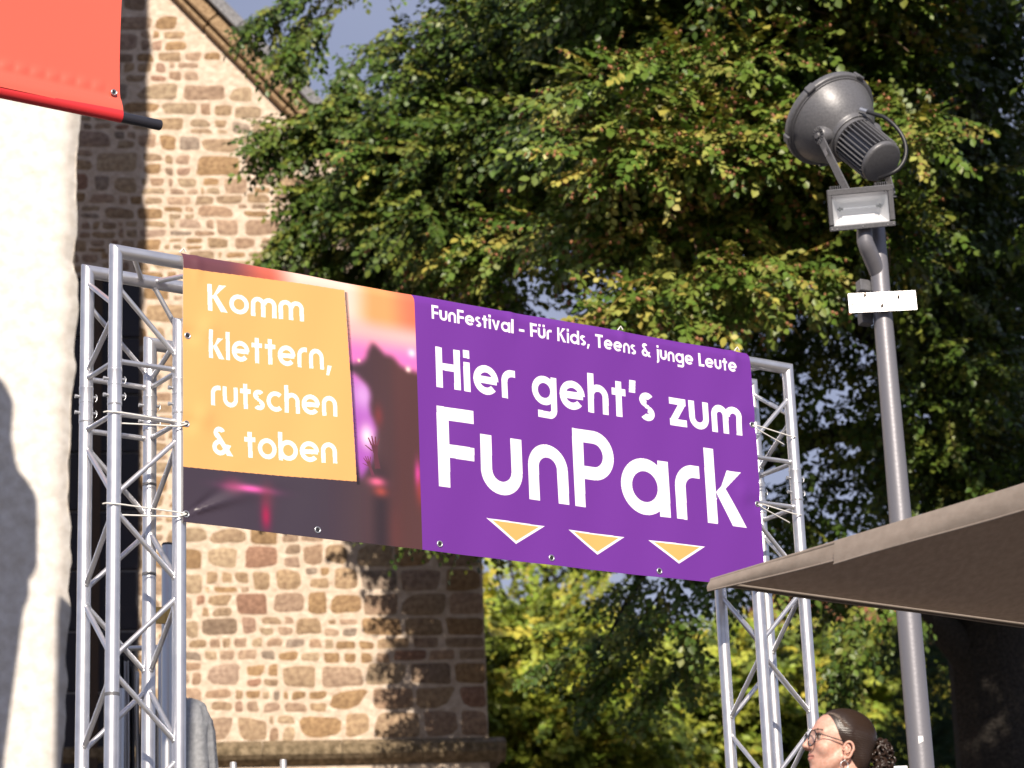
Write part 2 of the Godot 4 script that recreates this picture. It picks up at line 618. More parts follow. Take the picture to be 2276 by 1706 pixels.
	rank.sort_custom(func(a, b): return a[0] > b[0])
	var rest := MB.new()
	for r in rank.size():
		var s = keep[rank[r][1]]
		var q := rng.randf()
		var tint := Color(0.53, 0.385, 0.245)
		if q < 0.22: tint = Color(0.48, 0.32, 0.175)
		elif q < 0.40: tint = Color(0.48, 0.355, 0.24)
		elif q < 0.47: tint = Color(0.43, 0.35, 0.285)
		elif q < 0.51: tint = Color(0.46, 0.275, 0.195)
		elif q < 0.70: tint = Color(0.58, 0.45, 0.31)
		elif q < 0.74: tint = Color(0.37, 0.275, 0.20)
		if rng.randf() < 0.35: tint = tint.lerp(Color(0.56, 0.40, 0.31), 0.6)
		tint = tint * rng.randf_range(0.85, 1.1)
		var sm := stone_shape(s[0], s[1], s[2], s[3], tint, s[4])
		if r < 300: place(obj("stone", sm, M.stone, t, true), inv)
		else:
			var o := rest.v.size()
			rest.v.append_array(sm.v); rest.n.append_array(sm.n); rest.t.append_array(sm.t); rest.c.append_array(sm.c)
			for k in sm.ix: rest.ix.append(k + o)
	var ro := place(obj("small_stones", rest, M.stone, t, true), inv)
	ro.set_meta("kind", "stuff")
	print("stones ", keep.size())

func place(o: MeshInstance3D, x: Transform3D) -> MeshInstance3D:
	o.transform = x
	return o

# ---------------------------------------------------------------- whitewashed wall at the left
func white_building() -> void:
	var z := 18.9
	var e0 := pz(179, 260, z)
	var e1 := pz(141, 1700, z)
	var base := Vector3(e1.x, 0, -z)
	var t := thing("whitewashed_building", "rough whitewashed masonry wall in full sun beside the truss tower", "wall", base)
	var ya := deg_to_rad(11.0)
	var right := Vector3(cos(ya), 0, -sin(ya))
	var out := Vector3(sin(ya), 0, cos(ya))
	var fn := FastNoiseLite.new()
	fn.seed = 5
	fn.frequency = 0.9
	fn.fractal_octaves = 4
	var edge := FastNoiseLite.new()
	edge.seed = 8
	edge.frequency = 1.3
	edge.fractal_octaves = 3
	var nu := 90
	var nv := 300
	var top := 17.0
	var g := []
	for j in nv + 1:
		var y := top * j / nv
		var lean := (e0.x - e1.x) * (y - e1.y) / (e0.y - e1.y)
		var bump := edge.get_noise_1d(y) * 0.06
		for i in nu + 1:
			var s := float(i) / nu
			var x := -6.5 * (1.0 - pow(s, 0.75))
			var p := right * (x + (lean + bump) * s) + Vector3.UP * y
			# courses show faintly through the limewash
			var row := y / 0.34 + 0.08 * sin(x * 2.0)
			var joint := pow(absf(sin(row * PI)), 0.25) * 0.006
			var rel := fn.get_noise_2d(x, y) * 0.012 + joint
			var rnd := maxf(0.0, (x + 0.16) / 0.16)
			rel -= rnd * rnd * 0.12
			p += out * rel
			g.append(p)
	var mb := MB.new()
	mb.sheet(g, nu, nv)
	obj("wall", mb, M.whitewash, t)
	var sb := MB.new()
	var a := right * 0.0 - out * 0.12
	var lt := (e0.x - e1.x) * (top - e1.y) / (e0.y - e1.y)
	var back := -out * 1.6 - right * 0.1
	sb.flat4(right * -0.03 - out * 0.1, right * (lt - 0.05) - out * 0.1 + Vector3.UP * top, right * (lt - 0.05) - out * 0.1 + Vector3.UP * top + back, right * -0.03 - out * 0.1 + back)
	var q := right * -6.5
	sb.flat4(q, q + back, q + back + Vector3.UP * top, q + Vector3.UP * top)
	sb.flat4(q + back, right * -0.03 + back, right * -0.03 + back + Vector3.UP * top, q + back + Vector3.UP * top)
	sb.flat4(q + Vector3.UP * top, q + back + Vector3.UP * top, right * lt + back + Vector3.UP * top, right * lt + Vector3.UP * top)
	obj("side_wall", sb, M.whitewash, t)

# ---------------------------------------------------------------- truss gate
var BO: Vector3
var E1: Vector3
var E2: Vector3

func tp(u: float, v: float, w: float) -> Vector3:
	return BO + E1 * u + Vector3.UP * v + E2 * w

func mitre(mb: MB, a: Vector3, b: Vector3, r: float, na: Vector3, nb: Vector3, seg := 18) -> void:
	var tg := (b - a).normalized()
	var side := tg.cross(Vector3.UP if absf(tg.y) < 0.9 else Vector3.RIGHT).normalized()
	var oth := tg.cross(side)
	var first := mb.v.size()
	for e in 2:
		var p := a if e == 0 else b
		var n := na if e == 0 else nb
		for k in seg + 1:
			var an := TAU * k / seg
			var d := side * cos(an) + oth * sin(an)
			var o := d * r
			mb.add(p + o - tg * (o.dot(n) / tg.dot(n)), d, Vector2(float(k) / seg, e))
	for k in seg:
		mb.quad(first + k, first + k + 1, first + seg + 2 + k, first + seg + 1 + k)
	for e in 2:
		var ce := mb.add(a if e == 0 else b, -tg if e == 0 else tg)
		for k in seg:
			var i := mb.add(mb.v[first + e * (seg + 1) + k], -tg if e == 0 else tg)
			var j := mb.add(mb.v[first + e * (seg + 1) + k + 1], -tg if e == 0 else tg)
			if e == 0: mb.tri(ce, j, i)
			else: mb.tri(ce, i, j)

func truss_gate() -> void:
	BO = CAM + Vector3(-1.16801, 2.231976, -8.665137)
	var yaw := 0.97720468
	E1 = Vector3(sin(yaw), 0, -cos(yaw))
	E2 = Vector3(-cos(yaw), 0, -sin(yaw))
	var root := Vector3(tp(1.28, 0, 0.155).x, 0, tp(1.28, 0, 0.155).z)
	var t := thing("truss_gate", "aluminium box truss gate of two towers and a crossbeam carrying the purple banner", "truss", root)
	var inv := Transform3D(Basis.IDENTITY, -root)
	var R := 0.0245
	var foot := -BO.y + 0.012
	var hi := 0.975
	var lo := 0.735
	var wf := 0.035
	var wb := 0.275
	var ui := [0.004, 2.59]
	var uo := [-0.246, 2.832]
	var pieces := []   # [a, b, na, nb]
	for s in 2:
		var sg := 1.0 if s == 0 else -1.0
		var m1 := (Vector3.UP + E1 * sg).normalized()
		for w in [wf, wb]:
			pieces.append([tp(uo[s], foot, w), tp(uo[s], hi, w), Vector3.UP, m1])
			pieces.append([tp(ui[s], foot, w), tp(ui[s], lo, w), Vector3.UP, m1])
	for w in [wf, wb]:
		pieces.append([tp(uo[0], hi, w), tp(uo[1], hi, w), (Vector3.UP + E1).normalized(), (E1 - Vector3.UP).normalized()])
		pieces.append([tp(ui[0], lo, w), tp(ui[1], lo, w), (Vector3.UP + E1).normalized(), (E1 - Vector3.UP).normalized()])
	for p in pieces:
		var mb := MB.new()
		mitre(mb, p[0], p[1], R, p[2], p[3])
		place(obj("chord", mb, M.aluminium, t), inv)
	# braces: zigzag on each face of a run
	var braces := []
	for s in 2:
		var cs := [Vector2(uo[s], wf), Vector2(ui[s], wf), Vector2(ui[s], wb), Vector2(uo[s], wb)]
		for f in 4:
			var a: Vector2 = cs[f]
			var b: Vector2 = cs[(f + 1) % 4]
			# corner block
			if f == 0 or f == 2:
				if f == 0: braces.append([tp(a.x, 0.85, a.y), tp(b.x, 0.605, b.y)])
				else: braces.append([tp(b.x, 0.85, b.y), tp(a.x, 0.605, a.y)])
			elif f == 3:
				braces.append([tp(a.x, 0.93, a.y), tp(b.x, 0.77, b.y)])
				braces.append([tp(b.x, 0.75, b.y), tp(a.x, 0.585, a.y)])
			else:
				braces.append([tp(a.x, 0.69, a.y), tp(b.x, 0.59, b.y)])
			# frames either side of the couplers
			for y in [0.565, 0.372, -1.40, -1.60]:
				braces.append([tp(a.x, y, a.y), tp(b.x, y, b.y)])
			for seg in [[0.335, -1.37], [-1.63, foot + 0.1]]:
				var n := int(round((seg[0] - seg[1]) / 0.278))
				var st: float = (seg[0] - seg[1]) / n
				for k in n:
					var y0: float = seg[0] - st * k - 0.022
					var y1: float = seg[0] - st * (k + 1) + 0.022
					if (k + f) % 2 == 0: braces.append([tp(b.x, y0, b.y), tp(a.x, y1, a.y)])
					else: braces.append([tp(a.x, y0, a.y), tp(b.x, y1, b.y)])
			if f % 2 == 0:
				braces.append([tp(a.x, foot + 0.06, a.y), tp(b.x, foot + 0.06, b.y)])
	# crossbeam
	var bs := [Vector2(hi, wf), Vector2(hi, wb), Vector2(lo, wb), Vector2(lo, wf)]
	for f in 4:
		var a: Vector2 = bs[f]
		var b: Vector2 = bs[(f + 1) % 4]
		for x in [0.20, 0.40, 2.16, 2.36]: braces.append([tp(x, a.x, a.y), tp(x, b.x, b.y)])
		for seg in [[-0.2, 0.18], [0.42, 2.14], [2.38, 2.76]]:
			var n := int(round((seg[1] - seg[0]) / 0.25))
			var st: float = (seg[1] - seg[0]) / n
			for k in n:
				var x0: float = seg[0] + st * k + 0.02
				var x1: float = seg[0] + st * (k + 1) - 0.02
				if f == 2 and (x0 < 0.02 or x1 > 2.54): continue
				if f != 0 and (x0 < 0.02 or x1 > 2.54) and not (f == 1 or f == 3): continue
				if (f == 1 or f == 3) and (x0 < -0.1 or x1 > 2.66): continue
				if (k + f) % 2 == 0: braces.append([tp(x0, a.x, a.y), tp(x1, b.x, b.y)])
				else: braces.append([tp(x0, b.x, b.y), tp(x1, a.x, a.y)])
	for b in braces:
		var d: Vector3 = (b[1] - b[0]).normalized()
		var mb := MB.new()
		mb.tube(b[0] + d * 0.010, b[1] - d * 0.010, 0.0095, -1.0, 10)
		# weld beads
		for e in [b[0] + d * 0.024, b[1] - d * 0.024]:
			mb.ball(e, Vector3.ONE * 0.0125, 8)
		place(obj("brace", mb, M.aluminium, t), inv)
	# conical couplers
	for s in 2:
		for cx in [Vector2(uo[s], wf), Vector2(ui[s], wf), Vector2(ui[s], wb), Vector2(uo[s], wb)]:
			for y in [0.468, -1.50]:
				var mb := MB.new()
				var x := Transform3D(Basis.IDENTITY, tp(cx.x, y, cx.y))
				mb.lathe(x, [Vector2(R, -0.068), Vector2(R + 0.0018, -0.066), Vector2(R + 0.0018, -0.060), Vector2(R + 0.0012, -0.058), Vector2(R + 0.0012, -0.006), Vector2(R - 0.001, -0.004), Vector2(R - 0.001, 0.004), Vector2(R + 0.0012, 0.006), Vector2(R + 0.0012, 0.058), Vector2(R + 0.0018, 0.060), Vector2(R + 0.0018, 0.066), Vector2(R, 0.068)], 20)
				var cp := place(obj("coupler", mb, M.aluminium, t), inv)
				for k in [-0.03, 0.03]:
					var pm := MB.new()
					var ax := (E1 if k < 0 else E1).rotated(Vector3.UP, 0.35 if cx.y == wf else -0.2)
					var o := tp(cx.x, y + k, cx.y)
					pm.tube(o - ax * 0.036, o + ax * 0.036, 0.0055, -1.0, 8)
					pm.tube(o - ax * 0.041, o - ax * 0.033, 0.0075, -1.0, 8)
					pm.path([o + ax * 0.034 + Vector3.UP * 0.012, o + ax * 0.040 + Vector3.UP * 0.004, o + ax * 0.038 - Vector3.UP * 0.010, o + ax * 0.033 - Vector3.UP * 0.016], 0.0016, 6)
					var pn := obj("pin", pm, M.steel, cp)
					pn.transform = Transform3D.IDENTITY
	for q in [[ui[0], wb, 0.20], [ui[0], wb, -0.13], [uo[0], wf, -0.62], [ui[1], wf, 0.02], [uo[1], wb, 0.12], [uo[1], wb, 0.10]]:
		var tm := MB.new()
		tm.lathe(Transform3D(Basis.IDENTITY, tp(q[0], q[2], q[1])), [Vector2(R, -0.006), Vector2(R + 0.0012, -0.005), Vector2(R + 0.0012, 0.005), Vector2(R, 0.006)], 18)
		place(obj("tape", tm, M.lamp_paint, t), inv)
	for s in 2:
		var mb := MB.new()
		var c := tp((uo[s] + ui[s]) / 2, -BO.y + 0.006, (wf + wb) / 2)
		mb.box(Transform3D(Basis(E1, Vector3.UP, E1.cross(Vector3.UP)), c), Vector3(0.5, 0.012, 0.5), 0.003)
		place(obj("base_plate", mb, M.steel, t), inv)

# ---------------------------------------------------------------- printed banner
const TW := 2048
const TH := 788
var tex := PackedByteArray()

func fill(pts: Array, r: int, g: int, b: int) -> void:
	# convex polygon in banner metres
	var lo := 1e9
	var hi := -1e9
	var p: Array[Vector2] = []
	for q: Vector2 in pts:
		var s := Vector2(q.x / 2.6 * TW, (1.0 - q.y) * TH)
		p.append(s)
		lo = minf(lo, s.y); hi = maxf(hi, s.y)
	for y in range(maxi(0, int(lo)), mini(TH - 1, int(hi) + 1) + 1):
		var yc := y + 0.5
		var a := 1e9
		var e := -1e9
		for i in p.size():
			var s := p[i]
			var t := p[(i + 1) % p.size()]
			if (s.y <= yc) == (t.y <= yc): continue
			var x := s.x + (t.x - s.x) * (yc - s.y) / (t.y - s.y)
			a = minf(a, x); e = maxf(e, x)
		for x in range(maxi(0, int(round(a))), mini(TW, int(round(e)))):
			var k := (y * TW + x) * 3
			tex[k] = r; tex[k + 1] = g; tex[k + 2] = b

# a letter is a list of strokes in x-heights: ["l", x0, y0, x1, y1] a bar, ["a", cx, cy, rx, ry, from, to] an arc, ["p", ...] a polygon
func glyph(ch: String, s: float) -> Array:
	var A := 1.36
	var h := s / 2
	match ch:
		"o": return [1.0, [["a", .5, .5, .5, .5, 0, 360]]]
		"e": return [1.0, [["a", .5, .5, .5, .5, 0, 318], ["l", h, .5, 1 - h * .6, .5]]]
		"c": return [.88, [["a", .5, .5, .5, .5, 48, 312]]]
		"a": return [1.02, [["a", .5, .5, .5, .5, 0, 360], ["l", 1.02 - h, 0, 1.02 - h, 1]]]
		"b": return [1.02, [["a", .52, .5, .5, .5, 0, 360], ["l", h, 0, h, A]]]
		"d": return [1.02, [["a", .5, .5, .5, .5, 0, 360], ["l", 1.02 - h, 0, 1.02 - h, A]]]
		"g": return [1.02, [["a", .5, .5, .5, .5, 0, 360], ["l", 1.02 - h, -.12, 1.02 - h, 1], ["a", .70, -.12, .32, .32, -90, 0], ["l", .22, -.44 + h, .71, -.44 + h]]]
		"n": return [.84, [["l", h, 0, h, .59], ["a", .42, .58, .42, .42, 0, 180], ["l", .84 - h, 0, .84 - h, .59]]]
		"u": return [.84, [["l", h, .41, h, 1], ["a", .42, .42, .42, .42, 180, 360], ["l", .84 - h, .41, .84 - h, 1]]]
		"ü": return [.84, [["l", h, .41, h, 1], ["a", .42, .42, .42, .42, 180, 360], ["l", .84 - h, .41, .84 - h, 1], ["l", .2, 1.13, .2, 1.38], ["l", .64, 1.13, .64, 1.38]]]
		"h": return [.84, [["l", h, 0, h, A], ["a", .42, .58, .42, .42, 0, 180], ["l", .84 - h, 0, .84 - h, .59]]]
		"m": return [1.30, [["l", h, 0, h, .64], ["a", .37, .63, .37, .37, 0, 180], ["l", .74 - h, 0, .74 - h, .64], ["a", .93, .63, .37, .37, 0, 180], ["l", 1.30 - h, 0, 1.30 - h, .64]]]
		"r": return [.56, [["l", h, 0, h, .59], ["a", .42, .58, .42, .42, 90, 180], ["l", .41, 1 - h, .56, 1 - h]]]
		"t": return [.62, [["l", .31, 0, .31, 1.24], ["l", 0.02, .93 - h * .5, .60, .93 - h * .5]]]
		"i": return [s, [["l", h, 0, h, 1], ["l", h, 1.13, h, 1.40]]]
		"j": return [.36, [["l", .36 - h, -.14, .36 - h, 1], ["l", .36 - h, 1.13, .36 - h, 1.40], ["a", .06, -.14, .30, .30, -90, 0]]]
		"l": return [s, [["l", h, 0, h, A]]]
		"k": return [.86, [["l", h, 0, h, A], ["q", .50, 1.0, .82, 1.0, s * 1.0, .46, s * .86, .36], ["q", s * 1.0, .58, .40, .74, .88, 0, .56, 0]]]
		"v": return [.90, [["q", 0, 1, s * 1.08, 1, .45 + h * .75, 0, .45 - h * .75, 0], ["q", .90 - s * 1.08, 1, .90, 1, .45 + h * .75, 0, .45 - h * .75, 0]]]
		"z": return [.72, [["l", 0, 1 - h, .72, 1 - h], ["l", 0, h, .72, h], ["q", .72 - s * 1.25, 1 - s * .8, .72, 1 - s * .8, s * 1.25, s * .8, 0, s * .8]]]
		"s": return [.62, [["a", .31, .735, .31, .265, 35, 262], ["a", .31, .265, .31, .265, -145, 82], ["q", .10, .62, .24, .44, .52, .38, .38, .56]]]
		"K": return [.98, [["l", h, 0, h, A], ["q", .58, A, .94, A, s * 1.0, .62, s * .85, .60], ["q", s * .95, .78, .42, .90, .99, 0, .65, 0]]]
		"F": return [.72, [["l", h, 0, h, A], ["l", 0, A - h, .72, A - h], ["l", 0, .62, .72, .62]]]
		"H": return [.92, [["l", h, 0, h, A], ["l", .92 - h, 0, .92 - h, A], ["l", h, .72, .92 - h, .72]]]
		"T": return [.86, [["l", .43, 0, .43, A], ["l", 0, A - h, .86, A - h]]]
		"L": return [.66, [["l", h, 0, h, A], ["l", 0, h, .66, h]]]
		"P": return [.86, [["l", h, 0, h, A], ["l", h, A - h, .46, A - h], ["l", h, .50 + h, .46, .50 + h], ["a", .44, .93, .42, .43, -90, 90]]]
		"&": return [1.12, [["a", .46, 1.06, .31, .30, 20, 250], ["a", .46, .38, .40, .38, 80, 330], ["q", .20, .98, .42, 1.06, 1.14, 0, .82, 0], ["q", .80, .54, 1.06, .50, .84, .14, .70, .26]]]
		",": return [.34, [["q", .10, .22, .34, .22, .16, -.26, .0, -.26]]]
		"'": return [.30, [["q", .04, 1.36, .30, 1.36, .26, .92, .0, .92]]]
		"–": return [.62, [["l", 0, .46, .62, .46]]]
	return [.42, []]

func write_line(text: String, s: float, gap: float, p0: Vector2, p1: Vector2, xh: float, r := 232, g := 232, b := 232) -> void:
	# p0 and p1: both ends of the baseline, in banner metres
	var total := 0.0
	for i in text.length(): total += glyph(text[i], s)[0] + gap
	total -= gap
	var ax := (p1 - p0) / total
	var ay := Vector2(-ax.y, ax.x).normalized() * xh
	ay.x *= 0.6
	var pen := 0.0
	for i in text.length():
		var gl = glyph(text[i], s)
		for k in gl[1]:
			var at := func(x: float, y: float) -> Vector2: return p0 + ax * (pen + x) + ay * y
			if k[0] == "l":
				var a := Vector2(k[1], k[2])
				var e := Vector2(k[3], k[4])
				var n := (e - a).normalized().orthogonal() * s / 2
				fill([at.call(a.x + n.x, a.y + n.y), at.call(e.x + n.x, e.y + n.y), at.call(e.x - n.x, e.y - n.y), at.call(a.x - n.x, a.y - n.y)], r, g, b)
			elif k[0] == "q":
				fill([at.call(k[1], k[2]), at.call(k[3], k[4]), at.call(k[5], k[6]), at.call(k[7], k[8])], r, g, b)
			else:
				var steps := maxi(6, int(absf(k[6] - k[5]) / 9.0))
				for j in steps:
					var f0 := deg_to_rad(lerpf(k[5], k[6], float(j) / steps) - 0.4)
					var f1 := deg_to_rad(lerpf(k[5], k[6], float(j + 1) / steps) + 0.4)
					var q := []
					for w in [[f0, 0.0], [f1, 0.0], [f1, s], [f0, s]]:
						q.append(at.call(k[1] + cos(w[0]) * (k[3] - w[1]), k[2] + sin(w[0]) * (k[4] - w[1])))
					fill(q, r, g, b)
		pen += gl[0] + gap

func in_poly(p: Vector2, poly: PackedVector2Array) -> bool:
	return Geometry2D.is_point_in_polygon(p, poly)

# the concert picture printed on the left of the banner
func print_picture() -> void:
	var w := 384
	var h := 394
	var im := Image.create(w, h, false, Image.FORMAT_RGB8)
	var fn := FastNoiseLite.new()
	fn.seed = 77
	fn.frequency = 0.02
	var crowd := PackedVector2Array([Vector2(.64, .66), Vector2(.69, .675), Vector2(.745, .70), Vector2(.785, .775), Vector2(.835, .735), Vector2(.87, .735), Vector2(.92, .69), Vector2(1.2, .62), Vector2(1.2, -.2), Vector2(-.2, -.2), Vector2(-.2, .32), Vector2(.69, .32), Vector2(.71, .24), Vector2(.735, .26), Vector2(.775, .33), Vector2(.785, .44), Vector2(.765, .52), Vector2(.765, .59), Vector2(.70, .64)])
	var mask := PackedFloat32Array()
	mask.resize(w * h)
	for j in h:
		for i in w:
			var q := Vector2((i + 0.5) / w * 0.975 + fn.get_noise_2d(i, j) * .014, 1.0 - (j + 0.5) / h + fn.get_noise_2d(j, i + 300) * .014)
			mask[j * w + i] = 1.0 if in_poly(q, crowd) else 0.0
	for pass_no in 4:
		var src := mask.duplicate()
		for j in h:
			var sum := 0.0
			for i in w + 4:
				var across := pass_no % 2 == 0
				sum = 0.0
				if i >= w: continue
				for k in range(-4, 5):
					sum += src[j * w + clampi(i + k, 0, w - 1)] if across else src[clampi(j + k, 0, h - 1) * w + i]
				mask[j * w + i] = sum / 9.0
	for j in h:
		var v := 1.0 - (j + 0.5) / h
		for i in w:
			var u := (i + 0.5) / w * 0.975
			var c := Color(.42, .26, .29)
			# stage light along the top
			c = c.lerp(Color(.80, .42, .33), smoothstep(.16, .34, u))
			c = c.lerp(Color(1.0, .88, .80), smoothstep(.34, .48, u))
			c = c.lerp(Color(1.0, .68, .42), smoothstep(.68, .80, u))
			c = c.lerp(Color(.93, .50, .36), smoothstep(.84, .97, u))
			c = c.lerp(Color(1.0, .76, .74), smoothstep(.89, .81, v) * smoothstep(.6, .7, u))
			c = c.lerp(Color(.90, .50, .80), smoothstep(.82, .72, v) * smoothstep(.6, .7, u))
			c = c.lerp(Color(.66, .36, .76), smoothstep(.70, .55, v) * smoothstep(.6, .7, u))
			c = c.lerp(Color(.86, .72, .95), exp(-pow(Vector2(u - .735, (v - .56) * .8).length() / .05, 2.0)) * .8)
			var soft := mask[j * w + i]
			var dark := Color(.30, .21, .21).lerp(Color(.25, .22, .27), smoothstep(.9, .5, u))
			dark = dark.lerp(Color(.36, .22, .20), smoothstep(.84, .9, u) * .5)
			dark = dark.lerp(Color(.14, .12, .15), smoothstep(.36, .2, v) * smoothstep(.74, .80, u) * smoothstep(.86, .80, u) * .6)
			c = c.lerp(dark, soft)
			for gl in [[.265, .150, .085, .014, .95, .40, .75, .95], [.20, .155, .04, .03, .55, .25, .38, .6], [.33, .06, .020, .05, .72, .10, .32, .8], [.335, .13, .03, .05, .50, .24, .30, .5], [.785, .235, .035, .018, .95, .45, .62, .9], [.80, .20, .03, .02, .78, .34, .28, .7], [.965, .285, .014, .05, .85, .28, .66, .9], [.975, .22, .02, .05, .60, .24, .20, .7], [.80, .49, .02, .04, .62, .22, .22, .45], [.86, .05, .03, .12, .40, .22, .20, .5], [.955, .757, .016, .016, .95, .93, 1.0, 1.0], [.937, .690, .012, .012, 1.0, .93, .88, 1.0], [.722, .694, .007, .007, 1.0, .88, .78, 1.0], [.748, .405, .030, .045, 1.0, .93, 1.0, 1.0]]:
				var e := exp(-pow((u - gl[0]) / gl[2], 2.0) - pow((v - gl[1]) / gl[3], 2.0))
				c = c.lerp(Color(gl[4], gl[5], gl[6]), e * gl[7])
			im.set_pixel(i, j, Color(c.r * 0.92, c.g * 0.86, c.b * 0.88))
	im.resize(int(TW * .975 / 2.6), TH, Image.INTERPOLATE_CUBIC)
	var d := im.get_data()
	var iw := im.get_width()
	for y in TH:
		for x in iw:
			var k := (y * TW + x) * 3
			var l := (y * iw + x) * 3
			tex[k] = d[l] ; tex[k + 1] = d[l + 1]; tex[k + 2] = d[l + 2]
	# lights out of focus and raised hands
	for hd in [[.782, .345, .075, 0.12, 84, 44, 54], [.757, .290, .048, 0.35, 96, 48, 66]]:
		raised_hand(hd[0], hd[1], hd[2], hd[3], hd[4], hd[5], hd[6])

# forearm, palm and five fingers
func raised_hand(u: float, v: float, size: float, lean: float, r: int, g: int, b: int) -> void:
	var up := Vector2(-sin(lean), cos(lean)) * size
	var si := Vector2(cos(lean), sin(lean)) * size
	var o := Vector2(u, v)
	fill([o - si * .16 - up * .8, o + si * .16 - up * .8, o + si * .11, o - si * .11], r, g, b)
	fill([o - si * .13, o + si * .13, o + si * .19 + up * .42, o - si * .19 + up * .42], r, g, b)
	for k in 5:
		var f: float = [-.15, -.05, .06, .16, -.17][k]
		var l: float = [.40, .48, .45, .34, .30][k]
		var sp: float = [-.14, -.03, .06, .18, -.34][k]
		var a := o + si * f + up * (.38 if k < 4 else .10)
		var e := a + up * l + si * sp
		fill([a - si * .055, a + si * .055, e + si * .032, e - si * .032], r + 14, g + 4, b + 8)

func banner_w(u: float, v: float) -> float:
	# how far the cloth stands off its plane, towards the back
	var w := 0.007 * sin(u * 4.2 + 0.6) * sin(v * 3.1 + 0.5) - 0.003 * sin(u * 9.0 + v * 4.0) + 0.0012 * sin(u * 23.0 - v * 7.0)
	var d := Vector2(u - 0.012, v - 0.028)
	var an := atan2(d.y, d.x)
	var l := d.length()
	w -= 0.016 * exp(-pow((an - 0.40) / 0.10, 2.0)) * smoothstep(0.0, 0.06, l) * exp(-l / 0.22)
	w += 0.009 * exp(-pow((an - 0.64) / 0.12, 2.0)) * smoothstep(0.0, 0.06, l) * exp(-l / 0.16)
	for q in [[0.016, 0.357, 0.9], [0.021, 0.686, 1.1], [2.588, 0.684, -1.0], [2.588, 0.35, -1.0]]:
		var e := Vector2(u - q[0], (v - q[1]) * 1.4)
		w += 0.006 * exp(-e.length_squared() / 0.0016) * signf(absf(q[2]))
		w -= 0.006 * exp(-pow((e.x * signf(q[2]) - 0.075 * absf(q[2])) / 0.035, 2.0) - pow((e.y - 0.05) / 0.06, 2.0))
	# turned back over the top tube
	var k := maxf(0.0, v - 0.965) / 0.035
	w += 0.020 * k * k
	for q in [0.06, 1.42, 1.95, 2.52]:
		w -= 0.006 * exp(-pow((u - q) / 0.018, 2.0)) * smoothstep(0.85, 1.0, v)
	return w

